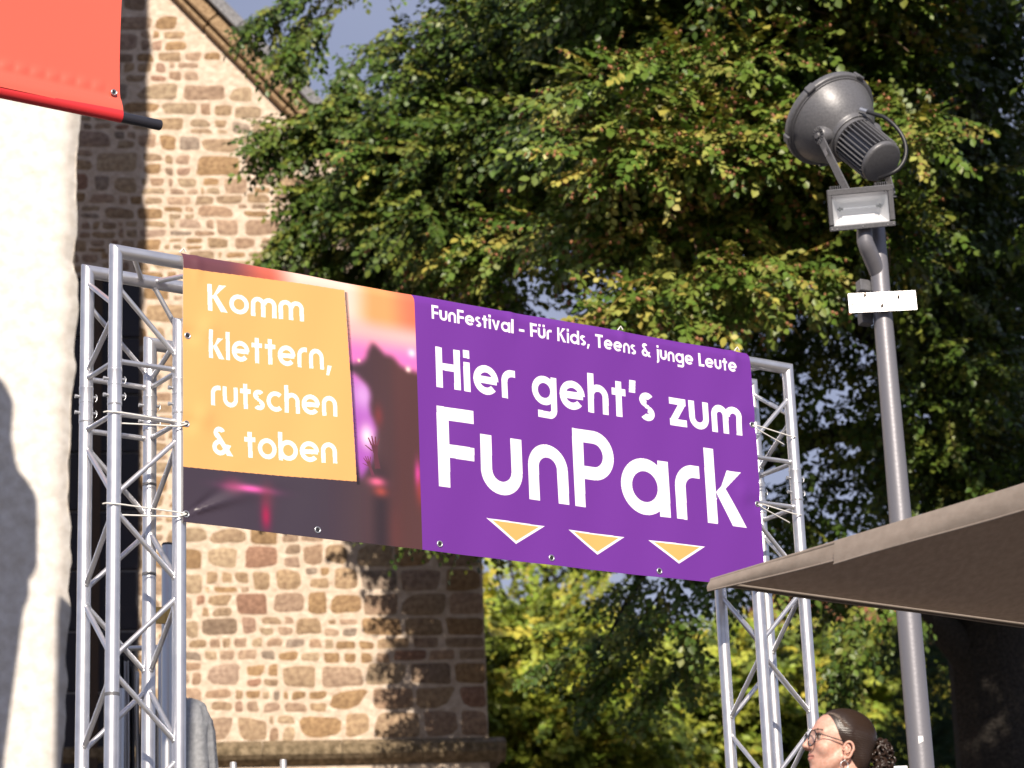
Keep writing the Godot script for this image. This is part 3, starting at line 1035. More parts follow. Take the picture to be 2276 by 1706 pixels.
func banner() -> void:
	tex.resize(TW * TH * 3)
	for i in TW * TH:
		tex[i * 3] = 103; tex[i * 3 + 1] = 43; tex[i * 3 + 2] = 141
	print_picture()
	# printed drop edge, then the orange panel
	for k in 8:
		var e := 0.014 * (1.0 - k / 8.0)
		for y in 90:
			var v0 := 0.215 + 0.74 * y / 90.0
			var uu := lerpf(0.7010, 0.668, (v0 - 0.227) / 0.735) + e
			var ix := int(uu / 2.6 * TW)
			for yy in range(int((1.0 - v0 - 0.0085) * TH), int((1.0 - v0) * TH)):
				var p := (yy * TW + ix) * 3
				for xx in range(0, 2):
					for ch in 3: tex[p + xx * 3 + ch] = int(tex[p + xx * 3 + ch] * lerpf(0.55, 1.0, 1.0 - (k + 1) / 8.0))
	fill([Vector2(-.01, .9375), Vector2(.6684, .962), Vector2(.7013, .2272), Vector2(-.01, .197)], 224, 165, 100)
	write_line("Komm", .225, .10, Vector2(.1002, .7926), Vector2(.4914, .8093), .0745)
	write_line("klettern,", .225, .11, Vector2(.1041, .6148), Vector2(.606, .638), .0775)
	write_line("rutschen", .225, .11, Vector2(.1124, .4395), Vector2(.6252, .4637), .0755)
	write_line("& toben", .225, .10, Vector2(.1135, .2572), Vector2(.6217, .2857), .0775)
	write_line("FunFestival – Für Kids, Teens & junge Leute", .245, .10, Vector2(1.0483, .9085), Vector2(2.5247, .9010), .0415)
	write_line("Hier geht's zum", .245, .12, Vector2(1.0600, .6385), Vector2(2.5291, .6290), .118)
	write_line("FunPark", .228, .125, Vector2(1.0558, .2515), Vector2(2.5165, .2423), .2300)
	for tr in [[1.2659, .153, 1.5326, .1495, 1.3962, .066], [1.6433, .149, 1.9114, .146, 1.7783, .063], [2.0243, .145, 2.2989, .143, 2.1643, .0616]]:
		fill([Vector2(tr[0], tr[1]), Vector2(tr[2], tr[3]), Vector2(tr[4], tr[5])], 232, 232, 232)
		var c := Vector2(tr[0] + tr[2] + tr[4], tr[1] + tr[3] + tr[5]) / 3
		var q := []
		for k in 3: q.append(c + (Vector2(tr[k * 2], tr[k * 2 + 1]) - c) * 0.80)
		fill(q, 226, 165, 95)
	var m := mat("banner_print", Color.WHITE, 0.42)
	m.albedo_texture = ImageTexture.create_from_image(Image.create_from_data(TW, TH, false, Image.FORMAT_RGB8, tex))
	m.texture_repeat = false
	var back := mat("banner_back", lin(0.62, 0.6, 0.6), 0.6)
	var o := tp(0, 0, 0)
	var t := thing("printed_banner", "purple and orange vinyl banner with large white lettering tied to the truss", "banner", o)
	var inv := Transform3D(Basis.IDENTITY, -o)
	var nu := 208
	var nv := 80
	var g := []
	var gb := []
	for j in nv + 1:
		for i in nu + 1:
			var u := 2.6 * i / nu
			var v := float(j) / nv
			var sag := 0.004 * sin(u / 2.6 * PI) * (1.0 if v < 0.5 else 0.6)
			var p := tp(u, v * 1.004 - sag, banner_w(u, v) - 0.004)
			g.append(p)
			gb.append(p + E2 * 0.0015)
	var mb := MB.new()
	mb.sheet(g, nu, nv)
	place(obj("cloth", mb, m, t), inv)
	var bb := MB.new()
	bb.sheet(gb, nu, nv, true)
	place(obj("backing", bb, back, t), inv)
	var ey := [[.539, .027], [1.0525, .0256], [1.5563, .0233], [2.0694, .0215], [2.577, .024], [.0213, .686], [.0154, .357], [.0122, .028], [2.5876, .6845], [2.5886, .35]]
	for e in ey:
		var rb := MB.new()
		var p := tp(e[0], e[1] * 1.004, banner_w(e[0], e[1]) - 0.004)
		var x := Transform3D(Basis(E1, -E2, E1.cross(-E2)), p)
		rb.lathe(x, [Vector2(0.0135, 0.0), Vector2(0.0125, 0.0022), Vector2(0.0105, 0.0030), Vector2(0.0085, 0.0022), Vector2(0.0072, 0.0)], 20)
		var ring := place(obj("eyelet", rb, M.steel, t), inv)
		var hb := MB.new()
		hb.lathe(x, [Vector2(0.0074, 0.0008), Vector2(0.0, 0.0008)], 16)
		obj("dark_hole_disc", hb, M.black_rubber, ring)  # black disc stands in for the dark of the open eyelet
	# cords that tie the eyelets to the towers
	for e in [[.0154, .357, -0.26, 0.035, .36], [.0122, .028, -0.26, 0.035, .03], [2.5876, .6845, 2.82, 0.035, .66], [2.5886, .35, 2.82, 0.035, .325]]:
		var a := tp(e[0], e[1], -0.006)
		var sg := signf(e[2] - e[0])
		for k in 2:
			var cm := MB.new()
			var dv := 0.008 - 0.024 * k
			var pts := [a, tp(e[0] + sg * .03, e[1] + dv * .4, -0.003), tp(e[2] - sg * 0.028, e[4] + dv, 0.005), tp(e[2], e[4] + dv, 0.0075), tp(e[2] + sg * 0.022, e[4] + dv + .002, 0.018), tp(e[2] + sg * 0.027, e[4] + dv + .003, 0.035)]
			if k == 1: pts = [a, tp(e[0] + sg * .03, e[1] - .012, 0.0), tp(e[2] - sg * 0.045, e[4] - .022, 0.03), tp(e[2] - sg * 0.024, e[4] - .018, 0.05)]
			cm.path(pts, 0.0028, 7)
			place(obj("cord", cm, M.cord, t), inv)
	for e in [1.95, 2.545, 0.004]:
		var km := MB.new()
		var p := tp(e, 1.004, 0.014)
		km.path([p - E1 * .01, p + Vector3.UP * .012, p + E1 * .006 + Vector3.UP * .02, p + E1 * .016 + Vector3.UP * .006], 0.003, 6)
		place(obj("cord", km, M.cord, t), inv)

# ---------------------------------------------------------------- red banner at the upper left
func red_banner() -> void:
	var o := pz(270, 272, 9.25)
	var ang := 0.97720468
	var er := Vector3(sin(ang), 0, -cos(ang))
	var eb := Vector3(-cos(ang), 0, -sin(ang))
	var wid := 1.5
	var hgt := 1.9
	var foot := Vector3((o - er * (wid + 0.12)).x, 0, (o - er * (wid + 0.12)).z)
	var t := thing("red_banner", "red vinyl banner stretched over a black bottom tube", "banner", foot)
	var inv := Transform3D(Basis.IDENTITY, -foot)
	var at := func(u: float, v: float, w: float) -> Vector3: return o - er * (wid - u) + Vector3.UP * v + eb * w
	var nu := 150
	var nv := 90
	var g := []
	var g2 := []
	for j in nv + 1:
		var v := 0.030 + (hgt - 0.030) * pow(float(j) / nv, 1.6)
		for i in nu + 1:
			var u := wid * i / nu
			var w := 0.006 * sin(u * 5.0 + v * 3.0) - 0.012 * sin(u * 2.2 + 0.4) * smoothstep(0.1, 0.9, v)
			# puckers above the weld
			w -= 0.0065 * exp(-pow((v - 0.135) / 0.02, 2.0)) * absf(sin(u * 48.0)) * smoothstep(wid, wid - 0.12, u)
			w += 0.0025 * exp(-pow((v - 0.105) / 0.006, 2.0))
			w += -0.026 * smoothstep(0.13, 0.045, v)
			var uu := u - 0.006 * sin(v * 6.0) * smoothstep(wid * 0.7, wid, u)
			g.append(at.call(uu, v, w))
			g2.append(at.call(uu, v, w + 0.0012))
	var mb := MB.new()
	mb.sheet(g, nu, nv)
	place(obj("cloth", mb, M.red_vinyl, t), inv)
	var m2 := MB.new()
	m2.sheet(g2, nu, nv, true)
	place(obj("backing", m2, M.red_hem, t), inv)
	# sleeve round the tube
	var sl := MB.new()
	var sg := []
	for j in 13:
		var a := lerpf(-0.9, 4.0, j / 12.0)
		for i in 21:
			var u := wid * i / 20
			var r := 0.0285 + 0.012 * (1.0 - u / wid) * maxf(0, sin(a + .6))
			sg.append(at.call(u - 0.002, 0.026 - sin(a - 1.0) * r * 0.95, -cos(a - 1.0) * r * 0.9))
	sl.sheet(sg, 20, 12, true)
	place(obj("sleeve", sl, M.red_hem, t), inv)
	var tb := MB.new()
	tb.path([at.call(-0.1, 0.022, 0), at.call(wid + 0.165, 0.022, 0), at.call(wid + 0.170, 0.022, 0)], [0.0215, 0.0215, 0.019], 20)
	place(obj("bottom_tube", tb, M.black_tube, t), inv)
	var tt := MB.new()
	tt.tube(at.call(-0.1, hgt + 0.01, 0), at.call(wid + 0.16, hgt + 0.01, 0), 0.0215, -1, 16)
	place(obj("top_tube", tt, M.black_tube, t), inv)
	var ms := MB.new()
	ms.tube(foot, Vector3(foot.x, o.y + hgt + 0.3, foot.z), 0.04, 0.035, 16)
	place(obj("mast", ms, M.pole_paint, t), inv)
	var rb := MB.new()
	var p: Vector3 = at.call(wid - 0.036, 0.118, -0.007)
	var x := Transform3D(Basis(er, -eb, er.cross(-eb)), p)
	rb.lathe(x, [Vector2(0.0135, 0.0), Vector2(0.0125, 0.003), Vector2(0.0105, 0.004), Vector2(0.0085, 0.003), Vector2(0.0072, 0.0)], 20)
	var ring := place(obj("eyelet", rb, M.steel, t), inv)
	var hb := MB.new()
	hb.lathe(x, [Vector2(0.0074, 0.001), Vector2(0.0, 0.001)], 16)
	obj("dark_hole_disc", hb, M.black_rubber, ring)  # dark of the opening put in as a black disc

# ---------------------------------------------------------------- floodlight mast
func floodlight_mast() -> void:
	var z := 12.0
	var a := pz(2046, 1683, z)
	var b := pz(1956, 633, z)
	var dir := (b - a).normalized()
	var foot := a - dir * (a.y / dir.y)
	var t := thing("floodlight_mast", "grey tubular lamp post with a round spotlight above a rectangular floodlight", "lamp post", foot)
	var inv := Transform3D(Basis.IDENTITY, -foot)
	var top := pz(1946, 500, z)
	var join := pz(1998, 1120, z)
	var mb := MB.new()
	mb.path([foot, foot + dir * 1.0, join - dir * 0.25, join, b - dir * 0.2, top], [0.062, 0.061, 0.0575, 0.0535, 0.0475, 0.045], 32)
	place(obj("pole", mb, M.pole_paint, t), inv)
	# spur that carries the floodlight
	var br := MB.new()
	br.path([pz(1951, 612, z), pz(1940, 580, z - 0.05), pz(1928, 552, z - 0.10), pz(1922, 536, z - 0.115), pz(1921, 505, z - 0.115)], [0.036, 0.042, 0.042, 0.041, 0.040], 24)
	place(obj("spur", br, M.pole_paint, t), inv)
	# torn white sticker on the shaft
	var st := MB.new()
	var sc := pz(2046, 1648, z)
	var stg := []
	for j in 3:
		for i in 7:
			var an := lerpf(-0.22, 0.16, i / 6.0)
			var h := lerpf(-0.018, 0.018, j / 2.0) + (0.012 * i / 6.0 if j == 0 else 0.0)
			var ax := foot + dir * ((sc.y + h - foot.y) / dir.y)
			stg.append(ax + Vector3(sin(an), 0, cos(an)) * 0.0605)
	st.sheet(stg, 6, 2)
	var paper := mat("paper", lin(0.8, 0.8, 0.8), 0.7)
	place(obj("sticker", st, paper, t), inv)
	# bright mounting plate held by a clamp
	var pc := pz(1961, 671, z - 0.075)
	var pt := MB.new()
	var pn := Vector3(-0.03, 0.085, 0.996).normalized()
	var pxx := Vector3.UP.cross(pn).normalized()
	var pyy := pn.cross(pxx)
	var pb := Basis(pxx, pyy, pn)
	pt.box(Transform3D(pb, pc), Vector3(0.332, 0.100, 0.004), 0.001)
	pt.box(Transform3D(pb, pc + pyy * 0.052 - pn * 0.008), Vector3(0.332, 0.004, 0.02), 0.001)
	var plate := place(obj("mounting_plate", pt, M.galvanised, t), inv)
	for q in [[-0.083, 0.040], [0.080, 0.022], [-0.004, -0.020]]:
		var bm := MB.new()
		var o: Vector3 = pc + pxx * q[0] + pyy * q[1]
		bm.tube(o, o + pn * 0.030, 0.0042, -1, 10)
		bm.tube(o, o + pn * 0.010, 0.0078, -1, 6)
		obj("bolt", bm, M.rusty_steel, plate)
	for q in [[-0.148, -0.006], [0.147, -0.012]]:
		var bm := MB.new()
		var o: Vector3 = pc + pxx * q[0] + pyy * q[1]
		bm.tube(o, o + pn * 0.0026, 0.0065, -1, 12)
		obj("dark_hole_disc", bm, M.black_rubber, plate)  # bolt hole darkness painted as a black disc on the plate
	var cl := MB.new()
	for q in [[1919, 637], [1923, 709]]:
		cl.box(Transform3D(pb * Basis(Vector3.UP, 0.45), pz(q[0], q[1], z + 0.02)), Vector3(0.062, 0.062, 0.05), 0.004)
	cl.box(Transform3D(pb, pz(1921, 672, z + 0.03)), Vector3(0.05, 0.12, 0.03), 0.003)
	place(obj("clamp", cl, M.lamp_paint, t), inv)

	# round spotlight
	var a3 := (FW * 0.70 + (RI * -0.66 + UP * 0.75) * 0.71).normalized()
	var cap := pz(1962, 362, z - 0.02)
	var b3 := (RI * -0.85 + UP * 0.2)
	b3 = (b3 - a3 * b3.dot(a3)).normalized()
	var c3 := b3.cross(a3)
	var x := Transform3D(Basis(b3, a3, b3.cross(a3)), cap)
	var head := MB.new()
	head.lathe(x, [Vector2(0.0, 0.262), Vector2(0.10, 0.262), Vector2(0.131, 0.262), Vector2(0.134, 0.268), Vector2(0.134, 0.285), Vector2(0.138, 0.290), Vector2(0.160, 0.312), Vector2(0.186, 0.345), Vector2(0.210, 0.385), Vector2(0.228, 0.425), Vector2(0.238, 0.455), Vector2(0.246, 0.456), Vector2(0.247, 0.462), Vector2(0.258, 0.464), Vector2(0.262, 0.468), Vector2(0.262, 0.500), Vector2(0.256, 0.506), Vector2(0.244, 0.506), Vector2(0.238, 0.480), Vector2(0.0, 0.478)], 64)
	var spot := place(obj("spotlight", head, M.lamp_paint, t), inv)
	var core := MB.new()
	core.lathe(x, [Vector2(0.0, 0.0), Vector2(0.098, 0.0), Vector2(0.108, 0.004), Vector2(0.112, 0.012), Vector2(0.112, 0.026), Vector2(0.094, 0.028), Vector2(0.094, 0.240), Vector2(0.120, 0.242), Vector2(0.122, 0.262)], 48)
	obj("heat_sink", core, M.lamp_paint, spot)
	for k in 30:
		var fm := MB.new()
		var an := TAU * k / 30.0
		var d := b3 * cos(an) + b3.cross(a3) * sin(an)
		fm.box(Transform3D(Basis(d, a3, d.cross(a3)), cap + a3 * 0.134 + d * 0.105), Vector3(0.028, 0.216, 0.0062), 0.002)
		obj("fin", fm, M.lamp_paint, spot)
	var lens := MB.new()
	lens.lathe(x, [Vector2(0.243, 0.497), Vector2(0.0, 0.500)], 48)
	obj("front_glass", lens, M.lamp_glass, spot)
	for an in [0.4, 1.7, 3.0, 4.3, 5.5]:
		var lm := MB.new()
		var d := b3 * cos(an) + b3.cross(a3) * sin(an)
		lm.box(Transform3D(Basis(d, a3, d.cross(a3)), cap + a3 * 0.478 + d * 0.264), Vector3(0.016, 0.046, 0.05), 0.004)
		obj("rim_clip", lm, M.lamp_paint, spot)
	# yoke
	var piv := cap + a3 * 0.315
	var bc := pz(1935, 432, z)
	var flatdir := b3
	var yo := MB.new()
	for s in [-1.0, 1.0]:
		var p: Vector3 = piv + b3 * 0.182 * s
		var q: Vector3 = bc + b3 * 0.135 * s
		var along := (q - p).normalized()
		var fl := (b3 - along * b3.dot(along)).normalized()
		yo.box(Transform3D(Basis(along, fl, along.cross(fl)), (p + q) / 2), Vector3((q - p).length() + 0.05, 0.007, 0.052), 0.0015)
	yo.box(Transform3D(Basis(b3, UP, b3.cross(UP)).orthonormalized(), bc - Vector3.UP * 0.022), Vector3(0.28, 0.007, 0.06), 0.0015)
	place(obj("yoke", yo, M.lamp_paint, t), inv)
	for s in [-1.0, 1.0]:
		var km := MB.new()
		var kx := Transform3D(Basis(a3, b3 * s, a3.cross(b3 * s)), piv + b3 * 0.150 * s)
		km.lathe(kx, [Vector2(0.046, -0.02), Vector2(0.048, 0.0), Vector2(0.048, 0.030), Vector2(0.044, 0.036), Vector2(0.018, 0.038), Vector2(0.014, 0.050), Vector2(0.0, 0.050)], 28)
		for k in 16:
			var an := TAU * k / 16.0
			var d: Vector3 = a3 * cos(an) + a3.cross(b3) * sin(an)
			km.box(Transform3D(Basis(d, b3, d.cross(b3)), piv + b3 * (0.150 * s + 0.040 * s) + d * 0.033), Vector3(0.02, 0.006, 0.004), 0.001)
		place(obj("pivot_knob", km, M.lamp_paint, t), inv)
	var sm := MB.new()
	var sp: Vector3 = piv + b3 * 0.176 + (bc - piv) * 0.28
	sm.box(Transform3D(Basis((bc - piv).normalized(), b3, (bc - piv).normalized().cross(b3)).orthonormalized(), sp + b3 * 0.006), Vector3(0.045, 0.002, 0.022), 0.0)
	place(obj("rating_label", sm, M.pole_paint, t), inv)
	var cb := MB.new()
	var cps := []
	var kp := [[560, 338, -0.05], [606, 352, -0.07], [668, 372, -0.1], [728, 420, -0.12], [772, 480, -0.13], [792, 545, -0.13], [786, 610, -0.13], [752, 665, -0.13], [700, 700, -0.12], [640, 722, -0.07]]
	var cv := Curve3D.new()
	for i in kp.size():
		var p := pz(1707 + kp[i][0] * 0.3861, 117 + kp[i][1] * 0.3861, z + kp[i][2] + 0.06)
		cv.add_point(p)
	for i in kp.size():
		var d: Vector3 = (cv.get_point_position(mini(i + 1, kp.size() - 1)) - cv.get_point_position(maxi(i - 1, 0))) / 6.0
		cv.set_point_in(i, -d); cv.set_point_out(i, d)
	for i in 41: cps.append(cv.sample_baked(cv.get_baked_length() * i / 40.0, true))
	cb.path(cps, 0.0105, 12)
	place(obj("cable", cb, M.black_rubber, t), inv)
	var gl := MB.new()
	gl.tube(cps[0] - (cps[1] - cps[0]).normalized() * 0.03, cps[1], 0.015, 0.013, 12)
	place(obj("cable_gland", gl, M.steel, t), inv)

	# rectangular floodlight
	var fx := (RI * 0.9957 + UP * 0.092).normalized()
	var fz := (-FW + UP * -0.05 - RI * 0.08)
	fz = (fz - fx * fz.dot(fx)).normalized()
	var fy := fz.cross(fx)
	var fb := Basis(fx, fy, fz)
	var fc := pz(1914, 462, z - 0.22)
	var at := func(x0: float, y0: float, z0: float) -> Vector3: return fc + fx * x0 + fy * y0 + fz * z0
	var w := 0.322
	var h := 0.205
	var fr := MB.new()
	fr.box(Transform3D(fb, at.call(0, h / 2 - 0.015, -0.012)), Vector3(w, 0.030, 0.034), 0.003)
	fr.box(Transform3D(fb, at.call(0, -h / 2 + 0.012, -0.012)), Vector3(w, 0.024, 0.034), 0.003)
	fr.box(Transform3D(fb, at.call(-w / 2 + 0.010, 0.003, -0.0125)), Vector3(0.020, h - 0.055, 0.032), 0.002)
	fr.box(Transform3D(fb, at.call(w / 2 - 0.012, 0.003, -0.0125)), Vector3(0.024, h - 0.055, 0.032), 0.002)
	var fo := place(obj("floodlight", fr, M.lamp_paint, t), inv)
	# housing behind the frame, wedge shaped
	var hs := MB.new()
	var fq := [at.call(-w / 2 + .006, h / 2 - .004, -.028), at.call(w / 2 - .006, h / 2 - .004, -.028), at.call(w / 2 - .006, -h / 2 + .004, -.028), at.call(-w / 2 + .006, -h / 2 + .004, -.028)]
	var bq := [at.call(-w / 2 + .05, h / 2 - .03, -.125), at.call(w / 2 - .05, h / 2 - .03, -.125), at.call(w / 2 - .05, -h / 2 + .03, -.125), at.call(-w / 2 + .05, -h / 2 + .03, -.125)]
	for i in 4:
		var j := (i + 1) % 4
		hs.flat4(fq[i], bq[i], bq[j], fq[j])
	hs.flat4(bq[0], bq[3], bq[2], bq[1])
	obj("housing", hs, M.lamp_paint, fo)
	for s in [-1.0, 1.0]:
		for k in 6:
			var fm := MB.new()
			fm.box(Transform3D(fb, at.call(s * (0.085 + k * 0.0105), h / 2 + 0.004, -0.05)), Vector3(0.004, 0.026, 0.06), 0.001)
			obj("cooling_fin", fm, M.lamp_paint, fo)
	var ri := MB.new()
	var wq := [Vector2(-.138, .073), Vector2(.136, .073), Vector2(.136, -.077), Vector2(-.138, -.077)]
	var dq := [Vector2(-.092, .034), Vector2(.090, .034), Vector2(.090, -.026), Vector2(-.092, -.026)]
	for i in 4:
		var j := (i + 1) % 4
		# each side bows towards the back
		var prev := [at.call(wq[i].x, wq[i].y, -0.014), at.call(wq[j].x, wq[j].y, -0.014)]
		for k in 5:
			var f := (k + 1) / 5.0
			var zz := -0.014 - 0.075 * sin(f * PI / 2)
			var p: Vector2 = wq[i].lerp(dq[i], f)
			var q: Vector2 = wq[j].lerp(dq[j], f)
			var cur := [at.call(p.x, p.y, zz), at.call(q.x, q.y, zz)]
			ri.flat4(prev[0], prev[1], cur[1], cur[0])
			prev = cur
	ri.flat4(at.call(dq[0].x, dq[0].y, -.089), at.call(dq[1].x, dq[1].y, -.089), at.call(dq[2].x, dq[2].y, -.089), at.call(dq[3].x, dq[3].y, -.089))
	obj("reflector", ri, M.reflector, fo)
	for s in [-1.0, 1.0]:
		var so := MB.new()
		so.box(Transform3D(fb, at.call(s * 0.096, 0.004, -0.058)), Vector3(0.030, 0.012, 0.012), 0.002)
		so.box(Transform3D(fb, at.call(s * 0.100, 0.004, -0.050)), Vector3(0.008, 0.022, 0.010), 0.002)
		obj("lamp_socket", so, M.black_rubber, fo)
	var lt := MB.new()
	lt.tube(at.call(-0.085, 0.004, -0.055), at.call(0.085, 0.004, -0.055), 0.004, -1, 10)
	obj("lamp_tube", lt, M.lamp_glass, fo)
	var gm := MB.new()
	gm.flat4(at.call(-.141, .076, -.012), at.call(.139, .076, -.012), at.call(.139, -.080, -.012), at.call(-.141, -.080, -.012))
	obj("front_glass", gm, M.lamp_glass, fo)
	for q in [[-0.152, -0.092], [0.150, -0.090], [-0.128, -0.093], [0.122, -0.093], [0.0, -0.090]]:
		var bm := MB.new()
		bm.tube(at.call(q[0], q[1], 0.004), at.call(q[0], q[1], 0.0075), 0.004, -1, 8)
		obj("screw", bm, M.steel, fo)

# ---------------------------------------------------------------- parasol
func parasol() -> void:
	var tip := pz(1587, 1290, 8.4)
	var ea := Vector3(0.612, 0, 0.791).normalized()
	var eb := Vector3(0.797, 0, -0.604).normalized()
	var S := 3.2
	var c := tip + (ea + eb) * S / 2
	var foot := Vector3(c.x, 0, c.z)
	var t := thing("parasol", "large taupe market parasol seen from below in front of the truss tower", "parasol", foot)
	var inv := Transform3D(Basis.IDENTITY, -foot)
	var n := 40
	for side in 1:
		var g := []
		for j in n + 1:
			for i in n + 1:
				var a := float(i) / n
				var b := float(j) / n
				var m := minf(minf(a, b), minf(1 - a, 1 - b)) * 2.0
				var d := absf(absf(a - .5) - absf(b - .5))
				var y := 0.62 * m - 0.10 * m * (1.0 - m) - 0.035 * sin(PI * clampf(d * 2.0, 0, 1)) * (1.0 - m) * (1 if m > 0.0 else 0)
				y -= 0.012 * sin(a * PI) * (1.0 if b < 0.001 else 0.0)
				g.append(tip + ea * S * a + eb * S * b + Vector3.UP * (y - 0.0025 * side))
		var mb := MB.new()
		mb.sheet(g, n, n, side == 0)
		place(obj("canopy", mb, M.parasol_cloth, t), inv)
	# valances along the four edges, in two lengths on the near edge
	var edges := [[tip, ea, -eb], [tip + ea * S, eb, ea], [tip + (ea + eb) * S, -ea, eb], [tip + eb * S, -eb, -ea]]
	for k in 4:
		var parts := [[0.0, 0.60, 0.044, 0.066], [0.60, S, 0.078, 0.094]] if k == 0 else [[0.0, S, 0.014, 0.014]]
		for p in parts:
			var mb := MB.new()
			var cnt := int((p[1] - p[0]) / 0.05) + 2
			for face in 2:
				var g := []
				for j in 7:
					for i in cnt + 1:
						var s: float = lerpf(p[0], p[1], float(i) / cnt)
						var dp: float = lerpf(p[2], p[3], float(i) / cnt)
						var f := j / 6.0
						var y := 0.006 - dp * f
						var o := 0.012 + 0.016 * sin(f * 2.2) + 0.009 * sin(s * 7.0 + f * 2.0) * f + (0.006 if k == 0 and p[0] > 0.1 else 0.0)
						o -= 0.0022 * face
						g.append(edges[k][0] + edges[k][1] * s + edges[k][2] * o + Vector3.UP * y)
				mb.sheet(g, cnt, 6, face == 0)
			# rolled hem at the foot of the flap
			var hem := []
			for i in 24:
				var s: float = lerpf(p[0], p[1], i / 23.0)
				var dp: float = lerpf(p[2], p[3], i / 23.0)
				hem.append(edges[k][0] + edges[k][1] * s + edges[k][2] * (0.012 + 0.016 * sin(2.2) + 0.006 * sin(s * 7.0 + 2.0) + (0.006 if k == 0 and p[0] > 0.1 else 0.0)) + Vector3.UP * (0.006 - dp))
			mb.path(hem, 0.0035, 8)
			place(obj("valance", mb, M.parasol_cloth, t), inv)
	# piping along the edge of the roof
	for k in 4:
		var mb := MB.new()
		mb.path([edges[k][0] + edges[k][2] * 0.012, edges[k][0] + edges[k][1] * S * .5 + edges[k][2] * 0.012, edges[k][0] + edges[k][1] * S + edges[k][2] * 0.012], 0.007, 10)
		place(obj("piping", mb, M.parasol_cloth, t), inv)
	var pk := c + Vector3.UP * 0.60
	var pm := MB.new()
	pm.tube(foot, pk, 0.035, 0.035, 20)
	place(obj("pole", pm, M.lamp_paint, t), inv)
	for k in 4:
		for f in [0.0, 0.5]:
			var rm := MB.new()
			var e: Vector3 = edges[k][0] + edges[k][1] * S * f
			rm.tube(pk - Vector3.UP * 0.04, e.lerp(c, 0.05) + Vector3.UP * -0.005, 0.011, -1, 8)
			place(obj("rib", rm, M.lamp_paint, t), inv)
	var bm := MB.new()
	bm.box(Transform3D(Basis.IDENTITY, foot + Vector3.UP * 0.05), Vector3(0.8, 0.1, 0.8), 0.01)
	place(obj("base", bm, M.steel, t), inv)

# ---------------------------------------------------------------- a person
static func cap_d(p: Vector3, a: Vector3, b: Vector3, ra: float, rb: float) -> float:
	var ab := b - a
	var h := clampf((p - a).dot(ab) / ab.length_squared(), 0.0, 1.0)
	return (p - a - ab * h).length() - lerpf(ra, rb, h)

static func ell_d(p: Vector3, c: Vector3, r: Vector3) -> float:
	var q := (p - c) / r
	var k := q.length()
	if k < 1e-5: return -minf(r.x, minf(r.y, r.z))
	return k * (k - 1.0) / (q / r).length()

static func smin(a: float, b: float, k: float) -> float:
	var h := maxf(k - absf(a - b), 0.0) / k
	return minf(a, b) - h * h * k * 0.25

func head_d(p: Vector3) -> float:
	var x := absf(p.x)
	var s := Vector3(x, p.y, p.z)
	var d := ell_d(s, Vector3(0, .034, -.018), Vector3(.072, .083, .098))
	d = smin(d, ell_d(s, Vector3(0, .020, .030), Vector3(.062, .075, .062)), .02)
	d = smin(d, ell_d(s, Vector3(0, -.040, .034), Vector3(.052, .068, .054)), .02)
	d = smin(d, cap_d(s, Vector3(.052, -.050, .0), Vector3(.0, -.100, .066), .016, .017), .022)
	d = smin(d, ell_d(s, Vector3(.038, -.028, .058), Vector3(.024, .024, .024)), .02)
	d = smin(d, cap_d(s, Vector3(.0, .026, .088), Vector3(.042, .022, .068), .009, .008), .014)
	# nose
	d = smin(d, cap_d(s, Vector3(.0, .016, .090), Vector3(.0, -.026, .112), .0065, .0095), .012)
	d = smin(d, ell_d(s, Vector3(.011, -.031, .100), Vector3(.0085, .007, .011)), .006)
	# eyes
	d = -smin(-d, ell_d(s, Vector3(.032, .006, .098), Vector3(.017, .012, .022)), .012)
	d = minf(d, ell_d(s, Vector3(.031, .005, .0705), Vector3(.0135, .0115, .0135)))
	# lips
	d = smin(d, ell_d(s, Vector3(0, -.058, .060), Vector3(.030, .034, .030)), .016)
	d = smin(d, cap_d(s, Vector3(.0, -.0550, .0905), Vector3(.020, -.058, .078), .0058, .003), .009)
	d = smin(d, cap_d(s, Vector3(.0, -.0665, .0885), Vector3(.018, -.063, .078), .0064, .003), .009)
	d = -smin(-d, cap_d(s, Vector3(.0, -.0605, .0975), Vector3(.021, -.0605, .084), .0020, .0015), .003)
	# neck
	d = smin(d, cap_d(s, Vector3(0, -.055, -.030), Vector3(0, -.190, -.048), .050, .055), .02)
	return d

func hair_d(p: Vector3) -> float:
	var x := absf(p.x)
	var s := Vector3(x, p.y, p.z)
	var d := ell_d(s, Vector3(0, .036, -.021), Vector3(.0775, .0885, .104))
	d = smin(d, ell_d(s, Vector3(0, -.035, -.060), Vector3(.058, .055, .050)), .03)
	d += 0.00035 * sin(atan2(p.y - .02, x + .02) * 80.0 + p.z * 60.0)
	# hairline: brow to temple, over the ear, down to the nape
	var l1 := (p.z - .070) * .78 - (p.y - .074) * .62
	var l2 := (p.z - .014) * .9 - (p.y + .03) * .25
	var cut := maxf(l1, minf(l2, p.z + .016)) if p.y < .03 else l1
	d = maxf(d, cut)
	d = maxf(d, -p.y - .088)
	return d

